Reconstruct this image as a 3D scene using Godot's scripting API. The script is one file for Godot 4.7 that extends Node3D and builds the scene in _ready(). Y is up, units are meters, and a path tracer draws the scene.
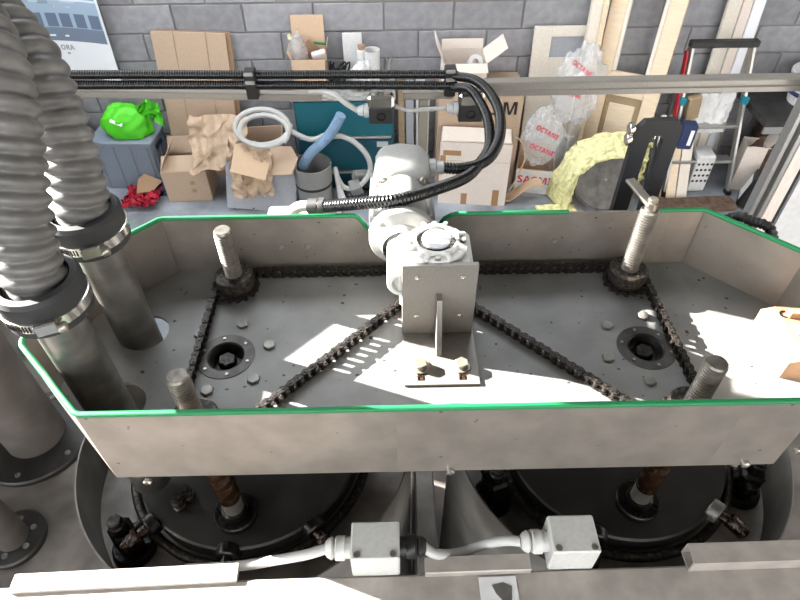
extends Node3D
# A workshop seen from a platform: an open stainless drive tray of a bottling machine, stored goods along a block wall behind it.

var tex := {}
var mats := {}
var taken := {}
var O := Vector3.ZERO

# ------------------------------------------------------------------ textures and materials
func grain(key: String, seed_: int, freq: float, octaves: int, lo: float, hi: float, sx := 1.0, sy := 1.0, contrast := 1.0) -> void:
	var n := FastNoiseLite.new()
	n.seed = seed_
	n.frequency = freq
	n.noise_type = FastNoiseLite.TYPE_SIMPLEX_SMOOTH
	n.fractal_octaves = octaves
	var s := 256
	var src := n.get_seamless_image(int(s * sx), int(s * sy))
	src.convert(Image.FORMAT_L8)
	src.resize(s, s, Image.INTERPOLATE_BILINEAR)
	var d := src.get_data()
	var o := PackedByteArray()
	o.resize(s * s)
	for i in s * s:
		var v := clampf((d[i] / 255.0 - 0.5) * contrast + 0.5, 0, 1)
		o[i] = int(255.0 * lerpf(lo, hi, v))
	var im := Image.create_from_data(s, s, false, Image.FORMAT_L8, o)
	im.convert(Image.FORMAT_RGB8)
	tex[key] = ImageTexture.create_from_image(im)
	var nm := Image.create_from_data(s, s, false, Image.FORMAT_L8, o)
	nm.convert(Image.FORMAT_RGBA8)
	nm.bump_map_to_normal_map(6.0)
	tex[key + "_n"] = ImageTexture.create_from_image(nm)

func specks(key: String, seed_: int, count: int, big: float, base: Color, spot: Color) -> void:
	# flecks of dirt and grease: small irregular spots with their own outline
	var s := 512
	var im := Image.create(s, s, false, Image.FORMAT_RGB8)
	var n := FastNoiseLite.new()
	n.seed = seed_
	n.frequency = 0.012
	n.fractal_octaves = 4
	for y in s:
		for x in s:
			var v := 1.0 + 0.10 * n.get_noise_2d(x, y)
			im.set_pixel(x, y, Color(base.r * v, base.g * v, base.b * v))
	var r := RandomNumberGenerator.new()
	r.seed = seed_
	for k in count:
		var cx := r.randi_range(0, s - 1)
		var cy := r.randi_range(0, s - 1)
		var rad := big * pow(r.randf(), 4.0) + 0.7
		var el := r.randf_range(0.5, 1.0)
		for y in range(-int(rad) - 1, int(rad) + 2):
			for x in range(-int(rad) - 1, int(rad) + 2):
				if x * x + y * y / (el * el) <= rad * rad * (0.7 + 0.5 * n.get_noise_2d(x * 20 + cx, y * 20 + cy)):
					im.set_pixel(posmod(cx + x, s), posmod(cy + y, s), base.lerp(spot, r.randf_range(0.5, 1.0)))
	tex[key] = ImageTexture.create_from_image(im)

func mat(key: String, col: Color, rough := 0.7, metal := 0.0, tx := "", scale := 4.0, bump := 0.0) -> StandardMaterial3D:
	if mats.has(key):
		return mats[key]
	var m := StandardMaterial3D.new()
	m.resource_name = key
	m.albedo_color = col
	m.roughness = rough
	m.metallic = metal
	if tx != "":
		m.albedo_texture = tex[tx]
		m.uv1_triplanar = true
		m.uv1_world_triplanar = true
		m.uv1_scale = Vector3.ONE * scale
		if bump > 0.0 and tex.has(tx + "_n"):
			m.normal_enabled = true
			m.normal_texture = tex[tx + "_n"]
			m.normal_scale = bump
	mats[key] = m
	return m

func make_materials() -> void:
	grain("fine", 3, 0.05, 4, 0.93, 1.0)
	grain("blotch", 5, 0.012, 5, 0.72, 1.0, 1, 1, 1.5)
	grain("concrete", 8, 0.02, 6, 0.89, 1.0, 1, 1, 1.2)
	grain("fibre", 11, 0.03, 4, 0.91, 1.0, 6.0, 1.0)
	grain("wood", 14, 0.02, 5, 0.90, 1.0, 1.0, 8.0, 1.0)
	grain("brushed", 17, 0.05, 3, 0.88, 1.0, 8.0, 1.0)
	grain("grease", 21, 0.03, 5, 0.35, 1.0, 1, 1, 1.8)
	grain("crumple", 25, 0.02, 3, 0.80, 1.0, 1, 1, 1.6)
	specks("plate", 31, 260, 3.4, Color(0.95, 0.95, 0.95), Color(0.16, 0.13, 0.11))
	specks("sheet", 37, 60, 3.0, Color(0.95, 0.95, 0.95), Color(0.52, 0.47, 0.43))
	specks("spatter", 43, 300, 2.4, Color(0.93, 0.93, 0.93), Color(0.24, 0.19, 0.15))
	for i in 5:
		var g: float = [0.60, 0.63, 0.58, 0.645, 0.615][i]
		mat("block%d" % i, Color(g, g * 1.0, g * 1.03), 0.92, 0, "concrete", 2.2, 0.12)
	mat("mortar", Color(0.60, 0.59, 0.58), 0.95, 0, "fine", 5.0, 0.3)
	mat("floor", Color(0.62, 0.645, 0.68), 0.55, 0, "blotch", 0.7)
	mat("plaster", Color(0.58, 0.57, 0.56), 0.9, 0, "fine", 2.0)
	mat("tray", Color(0.53, 0.50, 0.47), 0.40, 0.45, "sheet", 2.6)
	mat("plate", Color(0.47, 0.47, 0.465), 0.5, 0.2, "plate", 2.2)
	mat("steel", Color(0.50, 0.485, 0.465), 0.40, 0.35, "brushed", 6.0)
	mat("stainless", Color(0.66, 0.64, 0.61), 0.32, 0.55, "brushed", 6.0)
	mat("sensor_black", Color(0.15, 0.15, 0.155), 0.5)
	mat("arch", Color(0.125, 0.13, 0.145), 0.5, 0.2, "fine", 8.0)
	mat("pipe", Color(0.56, 0.55, 0.53), 0.34, 0.75, "blotch", 5.0)
	mat("bearing", Color(0.30, 0.29, 0.28), 0.45, 0.4, "blotch", 8.0)
	mat("tray_back", Color(0.53, 0.50, 0.47), 0.40, 0.45, "spatter", 2.4)
	mat("dull_steel", Color(0.56, 0.55, 0.53), 0.45, 0.6, "blotch", 6.0)
	mat("bright_steel", Color(0.78, 0.77, 0.75), 0.22, 0.95)
	mat("zinc", Color(0.60, 0.58, 0.54), 0.35, 0.7, "fine", 20.0)
	mat("rod", Color(0.50, 0.48, 0.45), 0.38, 0.7, "blotch", 14.0)
	mat("grease", Color(0.24, 0.15, 0.08), 0.25, 0.2, "grease", 18.0, 0.8)
	mat("oily", Color(0.12, 0.105, 0.095), 0.35, 0.4, "grease", 9.0, 0.4)
	mat("chain", Color(0.27, 0.245, 0.225), 0.42, 0.6, "grease", 25.0)
	mat("black_oxide", Color(0.09, 0.088, 0.085), 0.45, 0.3, "fine", 12.0)
	mat("dark_plate", Color(0.17, 0.16, 0.15), 0.45, 0.2, "blotch", 4.0)
	mat("inner_plate", Color(0.66, 0.64, 0.62), 0.5, 0.2, "blotch", 3.0)
	mat("drum", Color(0.50, 0.485, 0.465), 0.5, 0.25, "blotch", 3.0)
	mat("table", Color(0.42, 0.395, 0.375), 0.6, 0.2, "blotch", 2.0)
	mat("green", Color(0.0, 0.43, 0.24), 0.5)
	mat("hose", Color(0.40, 0.395, 0.39), 0.45, 0, "blotch", 9.0)
	mat("rubber", Color(0.105, 0.108, 0.115), 0.62, 0, "fine", 12.0)
	mat("conduit", Color(0.045, 0.045, 0.05), 0.28)
	mat("black_plastic", Color(0.06, 0.062, 0.066), 0.5)
	mat("white_paint", Color(0.76, 0.76, 0.745), 0.42, 0, "fine", 9.0)
	mat("grey_paint", Color(0.50, 0.50, 0.49), 0.5, 0, "fine", 9.0)
	mat("motor_paint", Color(0.62, 0.62, 0.61), 0.45, 0, "fine", 9.0)
	mat("grey_cable", Color(0.70, 0.70, 0.69), 0.5)
	mat("pale_plastic", Color(0.72, 0.73, 0.74), 0.45)
	mat("brass", Color(0.54, 0.43, 0.33), 0.5, 0.1, "fine", 12.0)
	mat("card", Color(0.77, 0.675, 0.585), 0.9, 0, "fibre", 3.0)
	mat("card_pale", Color(0.83, 0.72, 0.61), 0.9, 0, "fibre", 3.0)
	mat("card_dark", Color(0.64, 0.52, 0.41), 0.9, 0, "fibre", 3.0)
	mat("card_paper", Color(0.80, 0.70, 0.60), 0.9, 0, "crumple", 2.5, 0.45)
	mat("card_white", Color(0.92, 0.875, 0.835), 0.85, 0, "fibre", 3.0)
	mat("white_card", Color(0.86, 0.86, 0.86), 0.8, 0, "fine", 3.0)
	mat("tape", Color(0.68, 0.53, 0.37), 0.35, 0, "fine", 8.0)
	mat("teal", Color(0.05, 0.37, 0.42), 0.45, 0, "fine", 4.0)
	mat("teal_dark", Color(0.04, 0.30, 0.36), 0.5, 0, "fine", 4.0)
	mat("teal_top", Color(0.66, 0.66, 0.64), 0.6, 0, "blotch", 4.0)
	mat("crate", Color(0.52, 0.565, 0.62), 0.55, 0, "fine", 4.0)
	mat("green_bag", Color(0.33, 0.83, 0.13), 0.5, 0, "fine", 8.0)
	mat("red_cloth", Color(0.74, 0.14, 0.24), 0.85, 0, "fine", 20.0)
	mat("blue_hose", Color(0.48, 0.59, 0.70), 0.5)
	mat("blue_dark", Color(0.13, 0.19, 0.34), 0.6)
	mat("slate", Color(0.67, 0.685, 0.715), 0.5, 0, "fine", 3.0)
	mat("drum_grey", Color(0.54, 0.54, 0.53), 0.6, 0, "fine", 4.0)
	mat("yellow", Color(0.96, 0.94, 0.70), 0.55, 0, "crumple", 4.0, 0.35)
	mat("disc", Color(0.42, 0.41, 0.40), 0.55, 0.2, "blotch", 4.0)
	mat("pine", Color(0.93, 0.85, 0.74), 0.6, 0, "wood", 1.4)
	mat("pine_dark", Color(0.66, 0.58, 0.46), 0.7, 0, "wood", 1.4)
	mat("cream", Color(0.90, 0.87, 0.82), 0.6, 0, "fine", 3.0)
	mat("alu", Color(0.72, 0.72, 0.71), 0.35, 0.8, "brushed", 4.0)
	mat("red", Color(0.70, 0.10, 0.16), 0.5)
	mat("print_red", Color(0.78, 0.16, 0.24), 0.7)
	mat("print_black", Color(0.14, 0.13, 0.13), 0.8)
	mat("print_grey", Color(0.60, 0.62, 0.64), 0.8)
	mat("print_white", Color(0.92, 0.93, 0.95), 0.6)
	mat("cyan", Color(0.05, 0.45, 0.52), 0.5)
	mat("rail_dusty", Color(0.70, 0.67, 0.64), 0.5, 0.3, "concrete", 5.0)
	mat("worn", Color(0.30, 0.275, 0.25), 0.42, 0.5, "grease", 14.0)
	mat("heap", Color(0.45, 0.36, 0.30), 0.9, 0, "blotch", 5.0, 0.5)
	mat("bench", Color(0.20, 0.195, 0.19), 0.6, 0, "blotch", 3.0)
	var g := mat("film", Color(0.90, 0.91, 0.93, 0.28), 0.10)
	g.transparency = BaseMaterial3D.TRANSPARENCY_ALPHA
	var p := mat("pane", Color(0.75, 0.80, 0.80, 0.35), 0.08)
	p.transparency = BaseMaterial3D.TRANSPARENCY_ALPHA

# ------------------------------------------------------------------ shape helpers
func mb() -> SurfaceTool:
	var st := SurfaceTool.new()
	st.begin(Mesh.PRIMITIVE_TRIANGLES)
	return st

func poly(st: SurfaceTool, pts: Array, out: Vector3) -> void:
	var a: Vector3 = pts[0]
	var n := Vector3.ZERO
	for i in range(1, pts.size() - 1):
		n += (a - pts[i + 1]).cross(a - pts[i])
	var flip := n.dot(out) < 0
	for i in range(1, pts.size() - 1):
		st.add_vertex(a)
		if flip:
			st.add_vertex(pts[i + 1]); st.add_vertex(pts[i])
		else:
			st.add_vertex(pts[i]); st.add_vertex(pts[i + 1])

func at(p: Vector3, turn := 0.0, tilt := 0.0, roll := 0.0) -> Transform3D:
	return Transform3D(Basis.from_euler(Vector3(deg_to_rad(tilt), deg_to_rad(turn), deg_to_rad(roll))), p)

func box(st: SurfaceTool, x: Transform3D, s: Vector3, bv := 0.0) -> void:
	st.set_smooth_group(-1)
	var h := s / 2
	bv = minf(bv, minf(h.x, minf(h.y, h.z)) * 0.6)
	var B := x.basis
	for ax in 3:
		var u := (ax + 1) % 3
		var v := (ax + 2) % 3
		for sg in [-1.0, 1.0]:
			var pts := []
			for q in [[-1, -1], [1, -1], [1, 1], [-1, 1]]:
				var p := Vector3.ZERO
				p[ax] = sg * h[ax]
				p[u] = q[0] * (h[u] - bv)
				p[v] = q[1] * (h[v] - bv)
				pts.append(x * p)
			var o := Vector3.ZERO
			o[ax] = sg
			poly(st, pts, B * o)
	if bv <= 0.0:
		return
	for ax in 3:
		var u := (ax + 1) % 3
		var v := (ax + 2) % 3
		for su in [-1.0, 1.0]:
			for sv in [-1.0, 1.0]:
				var pts := []
				for q in [[-1, 0], [1, 0], [1, 1], [-1, 1]]:
					var p := Vector3.ZERO
					p[ax] = q[0] * (h[ax] - bv)
					p[u] = su * (h[u] - (bv if q[1] == 1 else 0.0))
					p[v] = sv * (h[v] - (0.0 if q[1] == 1 else bv))
					pts.append(x * p)
				var o := Vector3.ZERO
				o[u] = su; o[v] = sv
				poly(st, pts, B * o)
	for sx in [-1.0, 1.0]:
		for sy in [-1.0, 1.0]:
			for sz in [-1.0, 1.0]:
				var sgn := Vector3(sx, sy, sz)
				poly(st, [x * (sgn * Vector3(h.x, h.y - bv, h.z - bv)), x * (sgn * Vector3(h.x - bv, h.y, h.z - bv)), x * (sgn * Vector3(h.x - bv, h.y - bv, h.z))], B * sgn)

func bar(st: SurfaceTool, a: Vector3, b: Vector3, w: float, d: float, up := Vector3.UP, bv := 0.0) -> void:
	# a box from a to b, w across and d along "up"
	var y := (b - a).normalized()
	var z := (up - y * up.dot(y)).normalized()
	var xx := y.cross(z)
	box(st, Transform3D(Basis(xx, y, z), (a + b) / 2), Vector3(w, a.distance_to(b), d), bv)

func lathe(st: SurfaceTool, x: Transform3D, prof: Array, sides := 24, smooth := false) -> void:
	# prof: Vector2(radius, height) along local y
	for k in prof.size() - 1:
		st.set_smooth_group(0 if smooth else k + 1)
		var p: Vector2 = prof[k]
		var q: Vector2 = prof[k + 1]
		var nr := Vector2(q.y - p.y, p.x - q.x)
		for i in sides:
			var a := TAU * i / sides
			var b := TAU * (i + 1) / sides
			var m := (a + b) / 2
			var out := x.basis * Vector3(cos(m) * nr.x, nr.y, sin(m) * nr.x)
			var v0 := x * Vector3(cos(a) * p.x, p.y, sin(a) * p.x)
			var v1 := x * Vector3(cos(b) * p.x, p.y, sin(b) * p.x)
			var v2 := x * Vector3(cos(b) * q.x, q.y, sin(b) * q.x)
			var v3 := x * Vector3(cos(a) * q.x, q.y, sin(a) * q.x)
			if p.x < 1e-6:
				poly(st, [v0, v2, v3], out)
			elif q.x < 1e-6:
				poly(st, [v0, v1, v2], out)
			else:
				poly(st, [v0, v1, v2, v3], out)

func cyl(st: SurfaceTool, a: Vector3, b: Vector3, r: float, sides := 20, r2 := -1.0, bv := 0.0) -> void:
	var y := (b - a).normalized()
	var s := Vector3.UP if absf(y.y) < 0.9 else Vector3.RIGHT
	var xx := s.cross(y).normalized()
	var h := a.distance_to(b)
	var e := r if r2 < 0 else r2
	var pr := [Vector2(0, 0), Vector2(r - bv, 0), Vector2(r, bv), Vector2(e, h - bv), Vector2(e - bv, h), Vector2(0, h)] if bv > 0 else [Vector2(0, 0), Vector2(r, 0), Vector2(e, h), Vector2(0, h)]
	lathe(st, Transform3D(Basis(xx, y, xx.cross(y)), a), pr, sides)

func frame_along(y: Vector3, a: Vector3) -> Transform3D:
	y = y.normalized()
	var s := Vector3.UP if absf(y.y) < 0.9 else Vector3.RIGHT
	var xx := s.cross(y).normalized()
	return Transform3D(Basis(xx, y, xx.cross(y)), a)

func hexa(st: SurfaceTool, a: Vector3, dir: Vector3, r: float, h: float) -> void:
	var f := frame_along(dir, a)
	lathe(st, f, [Vector2(0, 0), Vector2(r, 0), Vector2(r, h * 0.85), Vector2(r * 0.88, h), Vector2(0, h)], 6)

func spline(pts: Array, step: float, closed := false) -> PackedVector3Array:
	var c := Curve3D.new()
	var n := pts.size()
	for i in n:
		var p: Vector3 = pts[i]
		var t := Vector3.ZERO
		if closed:
			t = (pts[(i + 1) % n] - pts[(i + n - 1) % n]) / 6.0
		elif i > 0 and i < n - 1:
			t = (pts[i + 1] - pts[i - 1]) / 6.0
		c.add_point(p, -t, t)
	if closed:
		var t2: Vector3 = (pts[1] - pts[n - 1]) / 6.0
		c.add_point(pts[0], -t2, t2)
	c.bake_interval = 0.004
	var out := PackedVector3Array()
	var total := c.get_baked_length()
	var k := maxi(2, int(total / step))
	for i in k + 1:
		out.append(c.sample_baked(total * i / k, true))
	return out

func tube(st: SurfaceTool, pts, rad, sides := 12, cap := true, ripple := 0.0, pitch := 0.01, helix := 0.0) -> void:
	st.set_smooth_group(0)
	var n: int = pts.size()
	var u := Vector3.ZERO
	var rings := []
	var run := 0.0
	for i in n:
		var p: Vector3 = pts[i]
		var t: Vector3 = (pts[mini(i + 1, n - 1)] - pts[maxi(i - 1, 0)]).normalized()
		if i == 0:
			u = t.cross(Vector3.UP if absf(t.y) < 0.9 else Vector3.RIGHT).normalized()
		else:
			u = (u - t * u.dot(t)).normalized()
			run += p.distance_to(pts[i - 1])
		var w := t.cross(u)
		var r0: float = rad[i] if rad is Array else rad
		var ring := []
		for k in sides:
			var a := TAU * k / sides
			var r := r0
			if ripple > 0.0:
				var ph := TAU * run / pitch + helix * a
				r += ripple * (2.0 * pow(absf(sin(ph / 2)), 0.8) - 1.0)
			ring.append(p + (u * cos(a) + w * sin(a)) * r)
		rings.append(ring)
		if i > 0:
			var q = rings[i - 1]
			for k in sides:
				var k2 := (k + 1) % sides
				var o: Vector3 = ring[k] + ring[k2] - 2.0 * p
				poly(st, [q[k], q[k2], ring[k2], ring[k]], o)
	if cap:
		st.set_smooth_group(-1)
		poly(st, rings[0], pts[0] - pts[1])
		poly(st, rings[n - 1], pts[n - 1] - pts[n - 2])

func prism(st: SurfaceTool, x: Transform3D, p2: Array, depth: float) -> void:
	# outline in local xy, thickness centred on local z
	st.set_smooth_group(-1)
	var pk := PackedVector2Array(p2)
	var tri := Geometry2D.triangulate_polygon(pk)
	for s in [-1.0, 1.0]:
		for i in range(0, tri.size(), 3):
			var t := []
			for k in 3:
				var v := pk[tri[i + k]]
				t.append(x * Vector3(v.x, v.y, s * depth / 2))
			poly(st, t, x.basis.z * s)
	var cw := Geometry2D.is_polygon_clockwise(pk)
	for i in pk.size():
		var a := pk[i]
		var b := pk[(i + 1) % pk.size()]
		var d := b - a
		var nn := Vector2(d.y, -d.x) * (-1.0 if cw else 1.0)
		poly(st, [x * Vector3(a.x, a.y, -depth / 2), x * Vector3(b.x, b.y, -depth / 2), x * Vector3(b.x, b.y, depth / 2), x * Vector3(a.x, a.y, depth / 2)], x.basis * Vector3(nn.x, nn.y, 0))

func sheet(st: SurfaceTool, fn: Callable, nu: int, nv: int, th: float) -> void:
	st.set_smooth_group(0)
	var P := []
	for i in nu + 1:
		var row := []
		for j in nv + 1:
			row.append(fn.call(float(i) / nu, float(j) / nv))
		P.append(row)
	var A := []
	var B := []
	for i in nu + 1:
		var ra := []
		var rb := []
		for j in nv + 1:
			var du: Vector3 = P[mini(i + 1, nu)][j] - P[maxi(i - 1, 0)][j]
			var dv: Vector3 = P[i][mini(j + 1, nv)] - P[i][maxi(j - 1, 0)]
			var n := du.cross(dv).normalized() * th / 2
			ra.append(P[i][j] + n)
			rb.append(P[i][j] - n)
		A.append(ra); B.append(rb)
	for i in nu:
		for j in nv:
			var o: Vector3 = A[i][j] - B[i][j]
			poly(st, [A[i][j], A[i + 1][j], A[i + 1][j + 1], A[i][j + 1]], o)
			poly(st, [B[i][j], B[i + 1][j], B[i + 1][j + 1], B[i][j + 1]], -o)
	st.set_smooth_group(-1)
	for i in nu:
		poly(st, [A[i][0], A[i + 1][0], B[i + 1][0], B[i][0]], A[i][0] - A[i][1])
		poly(st, [A[i][nv], A[i + 1][nv], B[i + 1][nv], B[i][nv]], A[i][nv] - A[i][nv - 1])
	for j in nv:
		poly(st, [A[0][j], A[0][j + 1], B[0][j + 1], B[0][j]], A[0][j] - A[1][j])
		poly(st, [A[nu][j], A[nu][j + 1], B[nu][j + 1], B[nu][j]], A[nu][j] - A[nu - 1][j])

func blob(st: SurfaceTool, c: Vector3, r: Vector3, seed_: int, amp: float, freq: float, nu := 40, nv := 24, floor_y := -1e9, ridge := false) -> void:
	var n := FastNoiseLite.new()
	n.seed = seed_
	n.frequency = freq
	n.fractal_octaves = 3
	if ridge:
		n.fractal_type = FastNoiseLite.FRACTAL_RIDGED
	st.set_smooth_group(0)
	var P := []
	for j in nv + 1:
		var row := []
		var th := PI * j / nv
		for i in nu:
			var ph := TAU * i / nu
			var d := Vector3(sin(th) * cos(ph), cos(th), sin(th) * sin(ph))
			var k := 1.0 + amp * n.get_noise_3d(d.x, d.y, d.z)
			var p := c + d * r * k
			p.y = maxf(p.y, floor_y)
			row.append(p)
		P.append(row)
	for j in nv:
		for i in nu:
			var i2 := (i + 1) % nu
			var a: Vector3 = P[j][i]
			if j == 0:
				poly(st, [P[0][0], P[1][i2], P[1][i]], P[1][i] - c)
			elif j == nv - 1:
				poly(st, [a, P[j][i2], P[nv][0]], a - c)
			else:
				poly(st, [a, P[j][i2], P[j + 1][i2], P[j + 1][i]], a - c)

# ------------------------------------------------------------------ scene graph helpers
func numbered(called: String) -> String:
	if not taken.has(called):
		taken[called] = 0
		return called
	taken[called] += 1
	return "%s_%03d" % [called, taken[called]]

func thing(called: String, label: String, category: String, base := Vector3.ZERO, group := "") -> Node3D:
	var o := Node3D.new()
	o.name = numbered(called)
	add_child(o)
	o.position = base
	O = base
	o.set_meta("label", label)
	o.set_meta("category", category)
	if group != "":
		o.set_meta("group", group)
	return o

func part(parent: Node3D, called: String, st: SurfaceTool, m: String, label := "") -> MeshInstance3D:
	# shapes are written in world metres; O is the base of the thing they belong to
	st.generate_normals()
	var o := MeshInstance3D.new()
	o.mesh = st.commit()
	o.material_override = null
	o.mesh.surface_set_material(0, mats[m])
	o.name = called
	o.cast_shadow = GeometryInstance3D.SHADOW_CASTING_SETTING_ON
	parent.add_child(o, true)
	if parent == self or (parent is Node3D and not parent is MeshInstance3D):
		o.position = -O if parent != self else Vector3.ZERO
	if label != "":
		o.set_meta("label", label)
	return o

func struct(called: String, st: SurfaceTool, m: String) -> MeshInstance3D:
	O = Vector3.ZERO
	var o := part(self, called, st, m)
	o.set_meta("kind", "structure")
	return o

func letters(parent: Node3D, text: String, x: Transform3D, height: float, m: String, bold := true, called := "lettering") -> MeshInstance3D:
	var t := TextMesh.new()
	var f := SystemFont.new()
	f.font_names = PackedStringArray(["Droid Sans"])
	f.font_weight = 700 if bold else 400
	t.font = f
	t.text = text
	t.font_size = 64
	t.pixel_size = height / 46.0
	t.depth = 0.001
	t.curve_step = 4
	t.material = mats[m]
	var o := MeshInstance3D.new()
	o.mesh = t
	o.name = called
	parent.add_child(o, true)
	o.transform = Transform3D(x.basis, x.origin - O)
	return o

# ------------------------------------------------------------------ the scene
func _ready() -> void:
	var cam := Camera3D.new()
	cam.name = "camera"
	add_child(cam)
	cam.position = Vector3(0, 2.8, 0)
	cam.rotation_degrees = Vector3(-45.0, -0.75, -0.5)
	cam.fov = 53.130102
	cam.near = 0.02
	cam.current = true

	var we := WorldEnvironment.new()
	we.name = "environment"
	var env := Environment.new()
	env.background_mode = Environment.BG_SKY
	var sky := Sky.new()
	var sm := ProceduralSkyMaterial.new()
	sm.sky_top_color = Color(0.85, 0.87, 0.89)
	sm.sky_horizon_color = Color(0.95, 0.935, 0.91)
	sm.ground_bottom_color = Color(0.50, 0.48, 0.45)
	sm.ground_horizon_color = Color(0.75, 0.74, 0.72)
	sm.sky_energy_multiplier = 2.7
	sm.ground_energy_multiplier = 1.5
	sm.sun_angle_max = 0.5
	sky.sky_material = sm
	env.sky = sky
	env.ambient_light_source = Environment.AMBIENT_SOURCE_SKY
	env.tonemap_mode = Environment.TONE_MAPPER_LINEAR
	env.tonemap_exposure = 1.35
	env.sdfgi_enabled = true
	env.ssao_enabled = true
	env.ssil_enabled = true
	we.environment = env
	add_child(we)

	var sun := DirectionalLight3D.new()
	sun.name = "sun"
	add_child(sun)
	var sd := Vector3(0.877, -0.342, 0.339).normalized()
	sun.look_at_from_position(Vector3.ZERO, sd, Vector3.UP)
	sun.light_color = Color(1.0, 0.98, 0.95)
	sun.light_energy = 21.0
	sun.light_angular_distance = 0.53
	sun.shadow_enabled = true

	make_materials()
	build_room()
	build_machine()
	build_rails()
	build_background()

# ------------------------------------------------------------------ room
const XL := -3.2
const XR := 4.4
const ZB := -4.47
const ZF := 5.0
const HC := 5.6

func opening_wall(st: SurfaceTool, x: float, z0: float, z1: float, holes: Array, th := 0.25) -> void:
	# a wall in the plane x, holes are [z0, z1, y0, y1] in order of z
	var z := z0
	for h in holes:
		box(st, at(Vector3(x, HC / 2, (z + h[0]) / 2)), Vector3(th, HC, h[0] - z))
		box(st, at(Vector3(x, h[2] / 2, (h[0] + h[1]) / 2)), Vector3(th, h[2], h[1] - h[0]))
		box(st, at(Vector3(x, (h[3] + HC) / 2, (h[0] + h[1]) / 2)), Vector3(th, HC - h[3], h[1] - h[0]))
		z = h[1]
	box(st, at(Vector3(x, HC / 2, (z + z1) / 2)), Vector3(th, HC, z1 - z))

var WINDOWS := [[-4.4, -2.9, 2.3, 4.9], [-2.15, -0.6, 2.5, 4.9], [0.9, 4.2, 2.5, 4.9]]

func build_room() -> void:
	var st := mb()
	box(st, at(Vector3((XL + XR) / 2, -0.1, (ZB + ZF) / 2)), Vector3(XR - XL + 1, 0.2, ZF - ZB + 1))
	struct("floor", st, "floor")
	st = mb()
	# ceiling with a strip rooflight over the stored goods
	box(st, at(Vector3((XL + XR) / 2, HC + 0.1, (-2.7 + ZF) / 2 + 0.25)), Vector3(XR - XL + 1, 0.2, ZF + 2.7 + 0.5))
	box(st, at(Vector3((XL + XR) / 2, HC + 0.1, -4.55)), Vector3(XR - XL + 1, 0.2, 0.8))
	box(st, at(Vector3(XL - 0.1, HC + 0.1, -3.43)), Vector3(0.8, 0.2, 1.5))
	box(st, at(Vector3((1.1 + XR + 0.5) / 2, HC + 0.1, -3.43)), Vector3(XR + 0.5 - 1.1, 0.2, 1.5))
	struct("ceiling", st, "plaster")
	# block wall
	st = mb()
	box(st, at(Vector3((XL + XR) / 2, HC / 2, ZB - 0.138)), Vector3(XR - XL + 0.6, HC, 0.25))
	var wb := struct("wall_back", st, "mortar")
	var rng := RandomNumberGenerator.new()
	rng.seed = 4
	var full := mb()
	box(full, Transform3D.IDENTITY, Vector3(0.488, 0.189, 0.03), 0.004)
	full.generate_normals()
	var bm := full.commit()
	for row in 11:
		var y := -0.1 + 0.2 * row
		var off := -0.04 if row % 2 == 0 else -0.29
		for k in range(-7, 10):
			var x0 := off + 0.5 * k
			if x0 < XL - 0.1 or x0 + 0.5 > XR + 0.1:
				continue
			var b := MeshInstance3D.new()
			b.mesh = bm
			b.material_override = mats["block%d" % rng.randi_range(0, 4)]
			b.name = "block"
			b.position = Vector3(x0 + 0.25, y + 0.1, ZB - 0.014 + rng.randf_range(-0.001, 0.001))
			wb.add_child(b, true)
	# left wall with tall windows
	st = mb()
	opening_wall(st, XL - 0.125, ZB - 0.3, ZF + 0.3, WINDOWS)
	struct("wall_left", st, "plaster")
	var n := 1
	for h in WINDOWS:
		st = mb()
		var zc: float = (h[0] + h[1]) / 2
		var yc: float = (h[2] + h[3]) / 2
		var w: float = h[1] - h[0]
		var ht: float = h[3] - h[2]
		for s in [-1.0, 1.0]:
			box(st, at(Vector3(XL - 0.12, yc, zc + s * (w / 2 - 0.03))), Vector3(0.06, ht, 0.06), 0.004)
			box(st, at(Vector3(XL - 0.12, yc + s * (ht / 2 - 0.03), zc)), Vector3(0.06, 0.06, w), 0.004)
		var fr := struct("window_%d" % n, st, "cream")
		for k in (range(1, 4) if n == 3 else []):
			st = mb()
			box(st, at(Vector3(XL - 0.12, yc, h[0] + w * k / 4)), Vector3(0.05, ht - 0.1, 0.05), 0.004)
			part(fr, "mullion", st, "cream")
		if n == 3:
			st = mb()
			box(st, at(Vector3(XL - 0.12, yc, zc)), Vector3(0.05, 0.05, w - 0.1), 0.004)
			part(fr, "transom", st, "cream")
		n += 1
	st = mb()
	opening_wall(st, XR + 0.125, ZB - 0.3, ZF + 0.3, [])
	struct("wall_right", st, "plaster")
	# front wall behind the photographer, with a band of high windows
	st = mb()
	box(st, at(Vector3((XL + XR) / 2, 1.4, ZF + 0.125)), Vector3(XR - XL, 2.8, 0.25))
	box(st, at(Vector3((XL + XR) / 2, HC - 0.2, ZF + 0.125)), Vector3(XR - XL, 0.4, 0.25))
	for x in [XL + 0.3, 0.6, XR - 0.3]:
		box(st, at(Vector3(x, 4.0, ZF + 0.125)), Vector3(0.6, 2.4, 0.25))
	struct("wall_front", st, "plaster")

# ------------------------------------------------------------------ machine
const TY := 2.15      # tray floor
const TT := 2.258     # tray rim
const OCT := [Vector2(-0.345, -0.72), Vector2(-0.448, -0.617), Vector2(-0.448, -0.479), Vector2(-0.345, -0.376), Vector2(0.467, -0.376), Vector2(0.57, -0.479), Vector2(0.57, -0.617), Vector2(0.467, -0.72)]

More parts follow.
